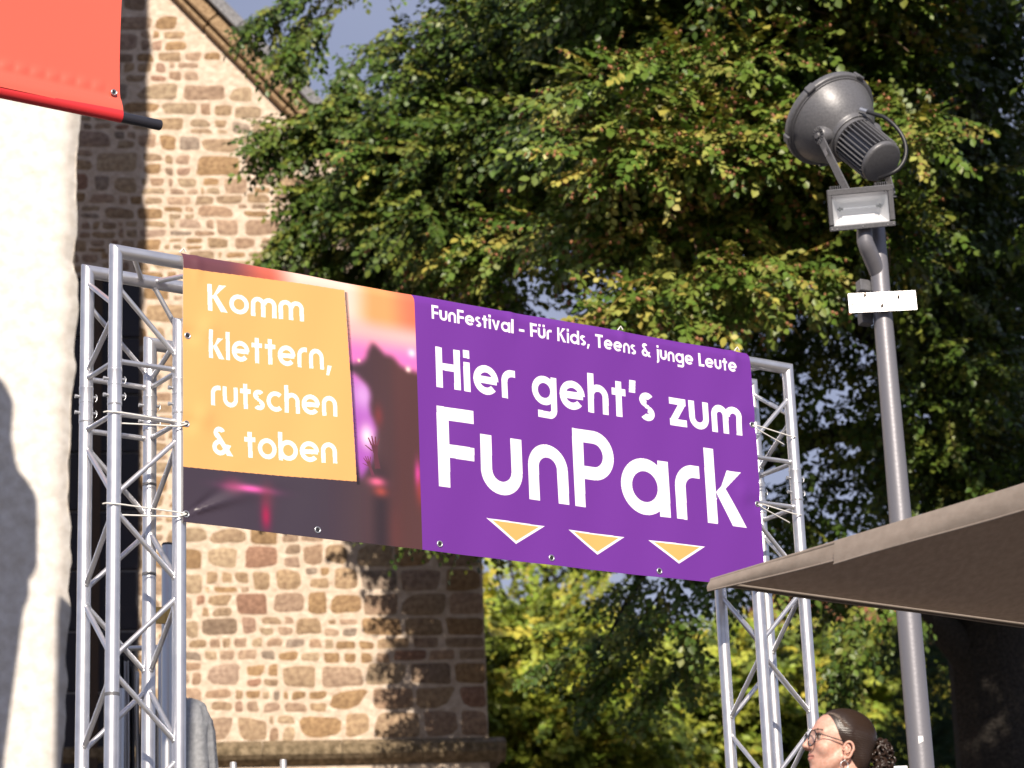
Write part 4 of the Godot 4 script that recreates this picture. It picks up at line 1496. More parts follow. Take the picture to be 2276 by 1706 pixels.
func nets(f: Callable, lo: Vector3, hi: Vector3, cell: float, paint: Callable) -> MB:
	var nx := int((hi.x - lo.x) / cell) + 2
	var ny := int((hi.y - lo.y) / cell) + 2
	var nz := int((hi.z - lo.z) / cell) + 2
	var val := PackedFloat32Array()
	val.resize(nx * ny * nz)
	for k in nz:
		for j in ny:
			for i in nx:
				val[(k * ny + j) * nx + i] = f.call(lo + Vector3(i, j, k) * cell)
	var mb := MB.new()
	var id := PackedInt32Array()
	id.resize(nx * ny * nz)
	id.fill(-1)
	var off := [0, 1, nx, nx + 1, nx * ny, nx * ny + 1, nx * ny + nx, nx * ny + nx + 1]
	var cor := [Vector3(0, 0, 0), Vector3(1, 0, 0), Vector3(0, 1, 0), Vector3(1, 1, 0), Vector3(0, 0, 1), Vector3(1, 0, 1), Vector3(0, 1, 1), Vector3(1, 1, 1)]
	var edges := [[0, 1], [2, 3], [4, 5], [6, 7], [0, 2], [1, 3], [4, 6], [5, 7], [0, 4], [1, 5], [2, 6], [3, 7]]
	for k in nz - 1:
		for j in ny - 1:
			for i in nx - 1:
				var b := (k * ny + j) * nx + i
				var m := 0
				for q in 8:
					if val[b + off[q]] < 0.0: m += 1
				if m == 0 or m == 8: continue
				var s := Vector3.ZERO
				var c := 0
				for e in edges:
					var v0 := val[b + off[e[0]]]
					var v1 := val[b + off[e[1]]]
					if (v0 < 0.0) != (v1 < 0.0):
						var a: Vector3 = cor[e[0]]
						s += a.lerp(cor[e[1]], v0 / (v0 - v1))
						c += 1
				var p := lo + (Vector3(i, j, k) + s / c) * cell
				var h := cell * 0.5
				var n := Vector3(f.call(p + Vector3(h, 0, 0)) - f.call(p - Vector3(h, 0, 0)), f.call(p + Vector3(0, h, 0)) - f.call(p - Vector3(0, h, 0)), f.call(p + Vector3(0, 0, h)) - f.call(p - Vector3(0, 0, h))).normalized()
				mb.col = paint.call(p)
				id[b] = mb.add(p, n)
	var sx := 1
	var sy := nx
	var sz := nx * ny
	for k in range(1, nz - 1):
		for j in range(1, ny - 1):
			for i in range(1, nx - 1):
				var b := (k * ny + j) * nx + i
				var ins := val[b] < 0.0
				for ax in 3:
					var st: int = [sx, sy, sz][ax]
					if ins == (val[b + st] < 0.0): continue
					var u: int = [sy, sz, sx][ax]
					var w: int = [sz, sx, sy][ax]
					var q := [id[b - u - w], id[b - w], id[b], id[b - u]]
					if q.has(-1): continue
					if ins: mb.quad(q[0], q[3], q[2], q[1])
					else: mb.quad(q[0], q[1], q[2], q[3])
	return mb

func person() -> void:
	var hc := pz(1863, 1655, 7.85)
	var t := thing("person", "person in profile with glasses and dark hair in a curly bun", "person", Vector3(hc.x, 0, hc.z))
	# body: one continuous skin from head to feet
	var fwd := Vector3(-cos(deg_to_rad(13)), 0, sin(deg_to_rad(13)))
	var bs := Basis(Vector3.UP.cross(fwd), Vector3.UP, fwd)
	var tilt := bs * Basis(Vector3.RIGHT, deg_to_rad(-12.0))
	var H := Transform3D(tilt.scaled(Vector3.ONE * 0.94), Vector3(0, hc.y, 0))
	var skin := mat("skin", Color.WHITE, 0.5)
	skin.vertex_color_use_as_albedo = true
	skin.albedo_texture = noise_tex(0.05, Color(0.86, 0.80, 0.78), Color(1, 1, 1), 23, 256, 5)
	skin.uv1_triplanar = true
	skin.uv1_scale = Vector3.ONE * 6.0
	skin.subsurf_scatter_enabled = true
	skin.subsurf_scatter_strength = 0.12
	var tone := func(p: Vector3) -> Color:
		var c := Color(.70, .43, .335)
		var x := absf(p.x)
		var lip := Vector2(x / .024, (p.y + .0605) / .0125).length()
		if lip < 1.0 and p.z > .07: c = Color(.52, .24, .20)
		if x > .014 and x < .050 and absf(p.y - .029 - .05 * (x - .03) * (1 if x < .036 else -2)) < .0030 and p.z > .04: c = Color(.05, .032, .025)
		var eye := Vector2(x - .031, p.y - .005).length()
		if p.z > .07 and eye < .011 and p.z < .0865:
			c = Color(.36, .30, .27) if eye > .0065 else Color(.03, .018, .012)
		return c
	var mb := nets(head_d, Vector3(-.085, -.15, -.125), Vector3(.085, .125, .13), 0.0036, tone)
	# ears
	for s in [-1.0, 1.0]:
		mb.col = Color(.70, .41, .315)
		mb.ball(Vector3(.072 * s, -.026, -.008), Vector3(.0085, .024, .014), 14)
		mb.path([Vector3(.0805 * s, -.012, -.004), Vector3(.0825 * s, -.020, -.014), Vector3(.0825 * s, -.032, -.013), Vector3(.0805 * s, -.040, -.004)], 0.0032, 8)
		mb.ball(Vector3(.0790 * s, -.030, .004), Vector3(.004, .006, .004), 8)
		var rim := []
		for k in 15:
			var a := lerpf(-2.3, 2.6, k / 14.0)
			rim.append(Vector3((.080 + .004 * cos(a)) * s, -.023 + .0265 * sin(a + .35) - .004, -.010 - .0160 * cos(a + .35) * (1.0 if sin(a) > -.4 else .75)))
		mb.path(rim, 0.0042, 8)
		mb.ball(Vector3(.077 * s, -.054, -.002), Vector3(.0055, .009, .007), 10)
	for s in [-1.0, 1.0]:
		mb.col = Color(.02, .013, .01)
		mb.path([Vector3(.019 * s, .010, .0855), Vector3(.031 * s, .0155, .0850), Vector3(.043 * s, .009, .0775)], 0.0016, 6)
		mb.path([Vector3(.043 * s, .009, .0775), Vector3(.047 * s, .0125, .0800)], 0.0012, 6)
	# shoulders and body, joined to the neck below the frame
	var body := func(p: Vector3) -> float:
		var q := Vector3(absf(p.x), p.y, p.z)
		var d := cap_d(q, Vector3(0, -.17, -.045), Vector3(0, -.24, -.05), .054, .075)
		d = smin(d, cap_d(q, Vector3(.02, -.265, -.05), Vector3(.155, -.285, -.055), .068, .056), .06)
		d = smin(d, ell_d(q, Vector3(0, -.42, -.04), Vector3(.155, .20, .105)), .08)
		d = smin(d, ell_d(q, Vector3(0, -.72, -.05), Vector3(.165, .17, .12)), .10)
		d = smin(d, cap_d(q, Vector3(.185, -.31, -.055), Vector3(.225, -.56, -.085), .047, .040), .03)
		d = smin(d, cap_d(q, Vector3(.225, -.56, -.085), Vector3(.165, -.74, .05), .039, .036), .02)
		d = smin(d, cap_d(q, Vector3(.085, -.78, -.05), Vector3(.10, -1.14, -.04), .088, .060), .05)
		d = smin(d, cap_d(q, Vector3(.10, -1.14, -.04), Vector3(.105, -hc.y + .08, -.06), .060, .042), .03)
		d = smin(d, cap_d(q, Vector3(.105, -hc.y + .05, -.06), Vector3(.12, -hc.y + .045, .11), .048, .040), .03)
		return d
	var hb := nets(body, Vector3(-.30, -hc.y - .02, -.20), Vector3(.30, -.16, .20), 0.016, func(p: Vector3) -> Color: return Color(.70, .43, .335) if p.y > -.235 else (Color(.05, .05, .06) if p.y > -.80 else Color(.06, .075, .12)))
	# set both in one mesh
	var all := MB.new()
	for i in mb.v.size():
		all.col = mb.c[i]
		all.add(H * mb.v[i], H.basis * mb.n[i])
	for k in mb.ix: all.ix.append(k)
	var o := all.v.size()
	for i in hb.v.size():
		all.col = hb.c[i]
		all.add(bs * hb.v[i] + Vector3.UP * hc.y, bs * hb.n[i])
	for k in hb.ix: all.ix.append(k + o)
	obj("body", all, skin, t, true)
	# hair
	var hm := mat("hair", lin(.028, .016, .011), 0.36)
	hm.anisotropy_enabled = true
	hm.anisotropy = 0.6
	var hr := nets(hair_d, Vector3(-.092, -.10, -.135), Vector3(.092, .135, .10), 0.0034, func(_p: Vector3) -> Color: return Color.WHITE)
	place(obj("hair", hr, hm, t), H)
	# strands combed from the brow towards the bun
	var sm := MB.new()
	var lr := RandomNumberGenerator.new()
	lr.seed = 4
	for k in 320:
		var a0 := lr.randf_range(-1.45, 1.45)
		var pts := []
		var lift := lr.randf_range(-0.0008, 0.0005)
		for i in 12:
			var f := i / 11.0
			var an := a0 * lerpf(1.0, 0.25, f * f)
			var zz := lerpf(.085 - .05 * absf(a0), -.122, f)
			var rr := sqrt(maxf(0.02, 1.0 - pow((zz + .021) / .107, 2.0)))
			var cy := .036 - .03 * f
			pts.append(Vector3((.0775 + lift) * rr * sin(an), cy + (.0885 + lift) * rr * cos(an), zz))
		sm.path(pts, 0.0008, 5, false)
	place(obj("strands", sm, M.hair_light, t), H)
	# curly bun
	var bm := MB.new()
	var bc := Vector3(0, -.018, -.150)
	bm.ball(bc, Vector3(.030, .046, .026), 16)
	for k in 64:
		var d := Vector3(lr.randfn(), lr.randfn(), lr.randfn()).normalized()
		var q := bc + d * Vector3(.040, .064, .036) * lr.randf_range(.78, 1.05)
		var ax := Vector3(lr.randfn(), lr.randfn(), lr.randfn()).normalized()
		var s1 := ax.cross(d).normalized()
		var s2 := ax.cross(s1)
		var pts := []
		var rr := lr.randf_range(.009, .018)
		var turns := lr.randf_range(1.0, 1.9)
		for i in 18:
			var f := i / 17.0
			pts.append(q + (s1 * cos(f * TAU * turns) + s2 * sin(f * TAU * turns)) * rr * (1.0 - .3 * f) + ax * (f - .5) * .02)
		bm.path(pts, lr.randf_range(.0030, .0062), 7)
	place(obj("bun", bm, hm, t), H)
	# glasses
	var gm := mat("spectacle_frame", lin(.012, .014, .022), 0.25)
	var gb := MB.new()
	for s in [-1.0, 1.0]:
		var ring := []
		for i in 29:
			var a := TAU * i / 28.0
			ring.append(Vector3((.034 + .0245 * cos(a)) * s, -.004 + .0260 * sin(a), .1065 - .010 * pow((.034 + .0245 * cos(a)) / .06, 2.0)))
		gb.path(ring, 0.0021, 8, false)
		gb.path([Vector3(.058 * s, .008, .0975), Vector3(.066 * s, .009, .090), Vector3(.0755 * s, .000, .03), Vector3(.079 * s, -.004, -.006), Vector3(.0775 * s, -.018, -.026)], 0.0017, 8)
	gb.path([Vector3(-.0105, .004, .107), Vector3(-.005, .0075, .1085), Vector3(.005, .0075, .1085), Vector3(.0105, .004, .107)], 0.0019, 8)
	var gl := place(obj("glasses", gb, gm, t), H)
	for s in [-1.0, 1.0]:
		var lm := MB.new()
		var ce := lm.add(Vector3(.034 * s, -.001, .1035), Vector3.BACK)
		for i in 25:
			var a := TAU * i / 24.0
			lm.add(Vector3((.034 + .024 * cos(a)) * s, -.004 + .0255 * sin(a), .1055 - .010 * pow((.034 + .0245 * cos(a)) / .06, 2.0)), Vector3.BACK)
		for i in 24: lm.tri(ce, ce + 1 + i, ce + 2 + i)
		obj("lens", lm, M.spectacle_glass, gl)
	# earrings
	for s in [-1.0, 1.0]:
		var em := MB.new()
		em.ball(Vector3(.082 * s, -.065, -.002), Vector3.ONE * .004, 10)
		var hoop := []
		for i in 25:
			var a := TAU * i / 24.0
			hoop.append(Vector3(.082 * s, -.080 + .013 * cos(a), -.002 + .013 * sin(a)))
		em.path(hoop, 0.0015, 6, false)
		place(obj("earring", em, M.steel, t), H)

# ---------------------------------------------------------------- things behind the left tower
func stage_things() -> void:
	# dark boarding against the church wall, in the shade
	var r0 := wall_uv(309, 1200).x
	var top := wall_uv(250, 622).y
	var base := wp(r0 + 0.6, 0, 0.1)
	base.y = 0
	var t := thing("dark_boarding", "tall navy black boarding with thin seams on the shaded church wall", "boarding", base)
	var inv := Transform3D(Basis.IDENTITY, -base)
	var bb := Basis(WR, Vector3.UP, WN)
	var y := 0.02
	while y < top - 0.02:
		var h := minf(0.60, top - y)
		var mb := MB.new()
		mb.box(Transform3D(bb, wp(r0 + 0.7, y + h / 2, 0.075 + rng.randf_range(-0.004, 0.004))), Vector3(1.4, h - 0.022, 0.05), 0.006)
		place(obj("panel", mb, M.dark_cladding, t), inv)
		y += h
	var mb0 := MB.new()
	mb0.box(Transform3D(bb, wp(r0 + 0.7, top / 2, 0.036)), Vector3(1.38, top - 0.03, 0.022))
	place(obj("backing", mb0, M.steel, t), inv)
	var pu := wall_uv(214, 1200).x
	var pm := MB.new()
	pm.box(Transform3D(bb, wp(pu, top / 2 + 0.01, 0.125)), Vector3(0.085, top, 0.045), 0.006)
	place(obj("post", pm, M.brown_post, t), inv)

	# steel standards with a hinge plate
	var k := 0
	for q in [[373, 1212, 12.5, 0.030], [268, 1530, 12.9, 0.022]]:
		var p := pz(q[0], q[1], q[2])
		var g := Vector3(p.x, 0, p.z)
		var s := thing("steel_standard", ["grey steel standard with brass coloured hinge plate behind the truss tower", "thin grey steel standard beside dark boarding"][k], "post", g)
		var sm := MB.new()
		sm.tube(Vector3.ZERO, p - g, q[3], -1, 20)
		obj("tube", sm, M.steel, s)
		var cm := MB.new()
		cm.tube(p - g, p - g + Vector3.UP * 0.012, q[3] * 1.04, q[3] * 0.9, 20)
		obj("end_cap", cm, M.black_rubber, s)
		if k == 0:
			var hp := pz(352, 1367, 12.42) - g
			var hm := MB.new()
			hm.box(Transform3D(Basis(Vector3.UP, 0.15), hp), Vector3(0.10, 0.085, 0.008), 0.002)
			hm.tube(hp + Vector3(0.05, -0.04, 0), hp + Vector3(0.05, 0.04, 0), 0.012, -1, 12)
			obj("hinge", hm, M.brass, s)
		k += 1
	# folded dark and pale cloth hanging behind the tower
	var co := pz(292, 1560, 13.2)
	var cf := Vector3(co.x, 0, co.z)
	var ct := thing("folded_cloth", "dark and pale striped cloth hanging in folds behind the truss tower", "cloth", cf)
	var dk := mat("dark_cloth", lin(0.03, 0.03, 0.035), 0.85)
	var pl := mat("pale_cloth", lin(0.55, 0.55, 0.56), 0.85)
	for i in 7:
		var fm := MB.new()
		var g := []
		for j in 25:
			for e in 7:
				var f := e / 6.0
				var h := (co.y + 0.28 - i * 0.03) * j / 24.0
				var x := -0.09 + i * 0.028 + 0.024 * f + 0.006 * sin(h * 5.0 + i)
				g.append(Vector3(x, h, 0.02 * sin(f * PI * 2.0 + i) + 0.01 * sin(h * 9.0 + i * 2.0)))
		fm.sheet(g, 6, 24)
		obj("fold", fm, pl if i in [2, 4] else dk, ct)
	var hb := MB.new()
	hb.tube(Vector3(-0.14, co.y + 0.285, 0), Vector3(0.16, co.y + 0.285, 0), 0.014, -1, 12)
	hb.tube(Vector3(-0.13, 0, -0.02), Vector3(-0.13, co.y + 0.285, -0.02), 0.014, -1, 12)
	hb.tube(Vector3(0.15, 0, -0.02), Vector3(0.15, co.y + 0.285, -0.02), 0.014, -1, 12)
	obj("rail", hb, M.steel, ct)

	# grey tarpaulin heaped over a case
	var to := pz(400, 1690, 13.4)
	var tf := Vector3(to.x, 0, to.z)
	var tt := thing("grey_tarpaulin", "grey tarpaulin draped over a rounded load beside the truss tower", "tarpaulin", tf)
	var fn := FastNoiseLite.new()
	fn.seed = 9
	fn.frequency = 2.2
	var g := []
	var peak := to.y + 0.32
	for j in 41:
		for i in 61:
			var an := lerpf(-PI, PI, i / 60.0)
			var f := j / 40.0
			var r := 0.02 + 0.27 * pow(f, 0.55) + 0.045 * absf(sin(an * 5.0 + f * 3.0)) * f + 0.05 * fn.get_noise_2d(an * 2.0, f * 3.0) * f
			var yy := peak * (1.0 - pow(f, 2.6))
			if f > 0.35: yy = minf(yy, peak * lerpf(0.93, 0.0, (f - 0.35) / 0.65))
			g.append(Vector3(cos(an) * r, maxf(yy, 0.0) + 0.012 * fn.get_noise_2d(an * 4.0, f * 8.0), sin(an) * r))
	var tm := MB.new()
	tm.sheet(g, 60, 40)
	obj("sheet", tm, M.tarpaulin, tt)
	# tops of a steel crowd barrier
	var p0 := pz(518, 1688, 15.0)
	var p1 := pz(630, 1694, 15.0)
	var bo := Vector3((p0.x + p1.x) / 2, 0, p0.z)
	var bt := thing("crowd_barrier", "galvanised barrier whose tube tops stand below the stone string course", "barrier", bo)
	for i in 5:
		var p := p0.lerp(p1, (i - 1) * 1.0)
		p.z = p0.z - (i % 2) * 0.02
		p.y = (p0.y + p1.y) / 2 - (0.0 if i in [1, 2] else 0.09)
		var m := MB.new()
		m.tube(Vector3(p.x, 0, p.z) - bo, p - bo, 0.019, -1, 16)
		m.ball(p - bo, Vector3(0.019, 0.006, 0.019), 14)
		obj("upright", m, M.galvanised, bt)
	for yy in [0.25, 0.9, 1.5]:
		var m := MB.new()
		m.tube(p0.lerp(p1, -1.0) * Vector3(1, 0, 1) - bo + Vector3(0, yy, -0.01), p0.lerp(p1, 3.0) * Vector3(1, 0, 1) - bo + Vector3(0, yy, -0.01), 0.016, -1, 12)
		obj("rail", m, M.galvanised, bt)
	# white sign board edge by the lamp post
	var so := pz(1995, 1712, 11.0)
	var sf := Vector3(so.x, 0, so.z)
	var sg := thing("white_board", "top edge of a small white board beside the lamp post", "sign", sf)
	var sm2 := MB.new()
	sm2.box(Transform3D(Basis.IDENTITY, Vector3(0, so.y - 0.16, 0)), Vector3(0.085, 0.36, 0.012), 0.003)
	obj("board", sm2, mat("white_paint", lin(0.8, 0.8, 0.8), 0.5), sg)
	var sp := MB.new()
	sp.tube(Vector3.ZERO, Vector3(0, so.y - 0.1, -0.02), 0.014, -1, 12)
	obj("stake", sp, M.steel, sg)

# ---------------------------------------------------------------- trees
# a twig: stem along +x, leaves to both sides, drawn from a few variants
func twig(sd: int, length: float, count: int, leaf: float, wide := 0.62) -> ArrayMesh:
	var r := RandomNumberGenerator.new()
	r.seed = sd
	var mb := MB.new()
	var stem := []
	var rad := []
	for i in 5:
		var f := i / 4.0
		stem.append(Vector3(length * f, -0.10 * length * f * f, 0.03 * sin(f * 4.0 + sd)))
		rad.append(lerpf(0.0042, 0.0014, f))
	mb.col = Color(0.75, 0.5, 0.32)
	mb.path(stem, rad, 4, false)
	for i in count:
		var f := (i + 0.8) / count
		var o := Vector3(length * f, -0.10 * length * f * f, 0.03 * sin(f * 4.0 + sd))
		var s := 1.0 if i % 2 == 0 else -1.0
		var an := r.randf_range(0.5, 1.15) * s
		if i == count - 1: an = r.randf_range(-0.2, 0.2)
		var dir := Vector3(cos(an), r.randf_range(-0.75, 0.15), sin(an)).normalized()
		var upv := Vector3(r.randf_range(-0.35, 0.35), 1, r.randf_range(-0.5, 0.5))
		var side := dir.cross(upv).normalized()
		var nn := side.cross(dir).normalized()
		var L := leaf * r.randf_range(0.72, 1.15)
		var W := L * wide * r.randf_range(0.45, 0.55)
		o += dir * 0.008
		var tone := r.randf_range(0.72, 1.22)
		mb.col = Color(tone * r.randf_range(0.9, 1.15), tone, tone * 0.9)
		var curl := r.randf_range(-0.22, 0.05)
		var fold := r.randf_range(0.08, 0.3)
		var prev := []
		var idx := []
		var wv := [0.0, 0.72, 1.0, 0.66, 0.0]
		for k in 5:
			var q: float = k / 4.0
			var c := o + dir * L * q + nn * curl * L * q * q
			var e: float = W * wv[k]
			var nl := (nn + side * fold).normalized()
			var nr := (nn - side * fold).normalized()
			idx.append([mb.add(c + side * e * -1.0 + nn * fold * e, nl), mb.add(c, nn), mb.add(c + side * e + nn * fold * e, nr)])
		for k in 4:
			mb.quad(idx[k][0], idx[k][1], idx[k + 1][1], idx[k + 1][0])
			mb.quad(idx[k][1], idx[k][2], idx[k + 1][2], idx[k + 1][1])
	return mb.arrays(true)

# beech nuts hanging along a twig
func nut_cluster(sd: int, length: float, count: int) -> ArrayMesh:
	var r := RandomNumberGenerator.new()
	r.seed = sd
	var mb := MB.new()
	for i in count:
		var f := r.randf_range(0.25, 0.95)
		mb.ball(Vector3(length * f, -0.10 * length * f * f - 0.012, r.randf_range(-0.02, 0.02)), Vector3(0.011, 0.014, 0.011) * r.randf_range(0.8, 1.25), 6)
	return mb.arrays(true)

class Crown:
	var rng := RandomNumberGenerator.new()
	var xf := []       # per variant: transforms
	var cl := []
	var pal := []
	func _init(variants: int, sd: int) -> void:
		rng.seed = sd
		for i in variants:
			xf.append([]); cl.append([])
	func put(v: int, p: Vector3, dir: Vector3, s: float, tint: Color) -> void:
		var x := dir.normalized()
		var up := Vector3(rng.randf_range(-0.55, 0.55), 0.8, rng.randf_range(0.1, 1.5))
		var z := x.cross(up).normalized()
		var y := z.cross(x)
		xf[v].append(Transform3D(Basis(x * s, y * s, z * s), p))
		cl[v].append(tint)
	func tint(greens: Array) -> Color:
		var a: Color = greens[rng.randi() % greens.size()]
		var k := rng.randf_range(0.78, 1.2)
		return Color(a.r * k, a.g * k, a.b * k)
	# a pad of foliage: twigs round an ellipsoid, pointing outwards and drooping
	func pad(o: Vector3, r: Vector3, n: int, greens: Array, vs: Array, outward := Vector3.ZERO, droop := 0.45, size := 1.0) -> void:
		for i in n:
			var d := Vector3(rng.randfn(), rng.randfn(), rng.randfn()).normalized()
			var p := o + d * r * pow(rng.randf(), 0.45)
			var dir := d * Vector3(1, 0.5, 1) + outward * 0.9 + Vector3(rng.randfn(), rng.randfn(), rng.randfn()) * 0.3
			dir.y -= droop
			put(vs[rng.randi() % vs.size()], p, dir, size * rng.randf_range(0.75, 1.2), tint(greens))
	# a bough: twigs along a line
	func bough(pts: Array, n: int, spread: float, greens: Array, vs: Array, droop := 0.5, size := 1.0) -> void:
		for i in n:
			var f := pow(rng.randf(), 0.8) * (pts.size() - 1)
			var k := mini(int(f), pts.size() - 2)
			var p: Vector3 = pts[k].lerp(pts[k + 1], f - k)
			var along: Vector3 = (pts[k + 1] - pts[k]).normalized()
			var thin := lerpf(1.0, 0.25, f / (pts.size() - 1))
			p += Vector3(rng.randfn(), rng.randfn() * 0.6 - 0.2, rng.randfn()) * spread * thin
			var dir := along + Vector3(rng.randfn(), rng.randfn() * 0.6, rng.randfn()) * 0.55
			dir.y -= droop * rng.randf()
			put(vs[rng.randi() % vs.size()], p, dir, size * rng.randf_range(0.7, 1.15), tint(greens))
	func count() -> int:
		var n := 0
		for a in xf: n += a.size()
		return n

func grow(t: Node3D, cr: Crown, meshes: Array, called := "foliage") -> void:
	for v in meshes.size():
		var n: int = cr.xf[v].size()
		if n == 0: continue
		var mm := MultiMesh.new()
		mm.transform_format = MultiMesh.TRANSFORM_3D
		mm.use_colors = true
		mm.mesh = meshes[v]
		mm.instance_count = n
		for i in n:
			var x: Transform3D = cr.xf[v][i]
			x.origin -= t.position
			mm.set_instance_transform(i, x)
			mm.set_instance_color(i, cr.cl[v][i])
		var o := MultiMeshInstance3D.new()
		o.name = called
		o.multimesh = mm
		o.material_override = M.leaf
		o.set_meta("kind", "stuff")
		t.add_child(o, true)

func limb(t: Node3D, pts: Array, r0: float, r1: float, called := "branch", m: Material = null) -> void:
	var mb := MB.new()
	var cv := Curve3D.new()
	for p in pts: cv.add_point(p - t.position)
	for i in pts.size():
		var d: Vector3 = (cv.get_point_position(mini(i + 1, pts.size() - 1)) - cv.get_point_position(maxi(i - 1, 0))) / 6.0
		cv.set_point_in(i, -d); cv.set_point_out(i, d)
	var q := []
	var r := []
	var n := maxi(6, pts.size() * 4)
	for i in n + 1:
		q.append(cv.sample_baked(cv.get_baked_length() * i / n, true))
		r.append(lerpf(r0, r1, pow(float(i) / n, 0.8)))
	mb.path(q, r, 10 if r0 > 0.05 else 6)
	obj(called, mb, m if m else M.bark, t)

func in_px(r: RandomNumberGenerator, poly: PackedVector2Array) -> Vector2:
	var lo := poly[0]
	var hi := poly[0]
	for p in poly:
		lo = lo.min(p); hi = hi.max(p)
	for i in 200:
		var q := Vector2(r.randf_range(lo.x, hi.x), r.randf_range(lo.y, hi.y))
		if Geometry2D.is_point_in_polygon(q, poly): return q
	return poly[0]

func thin_spot(p: Vector2, k: float) -> bool:
	for h in [[1190, 590, 240, 110], [1855, 545, 110, 120], [1720, 770, 90, 60], [2200, 200, 110, 160], [1500, 560, 100, 60]]:
		if Vector2((p.x - h[0]) / (h[2] * k), (p.y - h[1]) / (h[3] * k)).length() < 1.0: return true
	return false

func beech() -> void:
	var root := pz(2235, 1690, 22.5)
	root.y = 0
	var t := thing("beech_tree", "big beech tree with green and yellowing leaves overhanging the banner", "tree", root)
	var meshes := [twig(1, 0.40, 13, 0.067, .76), twig(2, 0.36, 12, 0.072, .76), twig(3, 0.42, 14, 0.058, .76), twig(4, 0.38, 12, 0.064, .76), twig(5, 0.34, 11, 0.060, .76)]
	var cr := Crown.new(5, 31)
	var r := cr.rng
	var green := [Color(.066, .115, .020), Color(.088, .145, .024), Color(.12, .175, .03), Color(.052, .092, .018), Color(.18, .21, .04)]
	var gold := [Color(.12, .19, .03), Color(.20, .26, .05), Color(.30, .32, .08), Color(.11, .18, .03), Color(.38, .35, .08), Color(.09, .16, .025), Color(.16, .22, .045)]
	# trunk and limbs
	var tr := [root, pz(2215, 1560, 22.5), pz(2180, 1250, 22.4), pz(2150, 900, 22.3), pz(2130, 500, 22.2), pz(2110, 50, 22.0), pz(2080, -500, 21.6)]
	limb(t, tr, 0.52, 0.22, "trunk")
	limb(t, [pz(2205, 1520, 22.5), pz(2100, 1400, 22.2), pz(2020, 1310, 21.6), pz(1960, 1180, 21.0)], 0.20, 0.06)
	for q in [[[2150, 900], [1900, 640, 21.5], [1600, 420, 20.5], [1250, 250, 20.0], [1040, 190, 20.4]], [[2140, 700], [2000, 420, 21], [1850, 200, 19.8], [1600, -100, 18.5]], [[2120, 300], [1900, 60, 20.5], [1500, -80, 19.8], [1050, -150, 20.2], [880, -110, 20.5]], [[2150, 980], [1950, 760, 21.6], [1700, 640, 21], [1350, 560, 20.4], [1060, 500, 20.6]], [[2150, 1040], [1900, 960, 22], [1650, 1060, 22], [1450, 1250, 21.8], [1350, 1420, 21.6]], [[2110, 100], [2180, -250, 20], [2300, -700, 18]]]:
		var pts := [pz(q[0][0], q[0][1], 22.3)]
		for k in range(1, q.size()): pts.append(pz(q[k][0], q[k][1], q[k][2]))
		limb(t, pts, 0.12, 0.014)
	# boughs that stand out against the sky and the wall
	var bl := [[[930, 190, 22.5], [830, 225, 22.3], [740, 245, 22.1], [668, 268, 22.0], 90, .12], [[860, -80, 22.4], [720, -30, 22.2], [620, 20, 22.1], [555, 62, 22.0], 74, .12], [[760, 20, 22.4], [690, 50, 22.2], [650, 110, 22.1], [632, 150, 22.0], 78, .10], [[900, 60, 22.6], [790, 130, 22.3], [775, 190, 22.1], [745, 240, 22.0], 86, .13], [[980, 230, 22.6], [820, 280, 22.3], [700, 292, 22.1], [600, 298, 21.9], 133, .15], [[960, 280, 22.6], [800, 300, 22.3], [690, 310, 22.1], [592, 338, 21.9], 133, .14], [[980, 420, 22.7], [840, 420, 22.4], [720, 440, 22.2], [660, 500, 22.1], [602, 560, 22.0], 118, .12], [[960, 360, 22.7], [830, 370, 22.4], [730, 410, 22.2], [672, 425, 22.1], 84, .14], [[1000, 520, 22.8], [880, 540, 22.6], [790, 560, 22.4], [700, 545, 22.2], 91, .12], [[1020, 600, 22.9], [900, 600, 22.7], [810, 610, 22.5], [735, 600, 22.4], 84, .10]]
	for q in bl:
		var pts := []
		for k in q.size() - 2: pts.append(pz(q[k][0], q[k][1], q[k][2]))
		limb(t, pts, 0.016, 0.004)
		cr.bough(pts, q[q.size() - 2], q[q.size() - 1], green, [0, 1, 2], 0.5)
	# the body of the crown, near side
	var main := PackedVector2Array([Vector2(990, -420), Vector2(970, 40), Vector2(900, 200), Vector2(840, 320), Vector2(850, 460), Vector2(900, 560), Vector2(1000, 640), Vector2(1200, 720), Vector2(1500, 780), Vector2(1760, 740), Vector2(1840, 640), Vector2(1980, 560), Vector2(2060, 420), Vector2(2070, 200), Vector2(2040, 20), Vector2(2040, -420)])
	for k in 56:
		# a shelf of foliage: pads strung along a drooping bough
		var p := in_px(r, main)
		p.y = lerpf(p.y, -400.0 + 1180.0 * (k + r.randf()) / 56.0, 0.75)
		if not Geometry2D.is_point_in_polygon(p, main): p.x = clampf(p.x, 1080.0, 1750.0)
		var z := r.randf_range(17.6, 19.6)
		var sun := clampf((p.x - 900.0) / 500.0, 0.0, 1.0) * clampf((p.y + 100.0) / 250.0, 0.25, 1.0)  # share of yellowing pads, rising to the right and downward
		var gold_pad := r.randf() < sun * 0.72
		var step := Vector2(r.randf_range(75, 115) * (-1.0 if r.randf() < 0.7 else 1.0), r.randf_range(4, 34))
		for i in 5:
			var q := p + step * (i - 1.5) + Vector2(r.randf_range(-25, 25), r.randf_range(-18, 18))
			if not Geometry2D.is_point_in_polygon(q, main) or thin_spot(q, 0.45): continue
			var near := smoothstep(1400.0, 1000.0, q.x) * 3.3
			var o := pz(q.x, q.y, z + near - 0.12 * i)
			cr.pad(o, Vector3(r.randf_range(.30, .46), r.randf_range(.10, .17), r.randf_range(.32, .5)), 46, gold if gold_pad else green, [0, 1, 3, 4] if gold_pad else [0, 1, 2], Vector3(-0.15, 0, 0.3), 0.42)
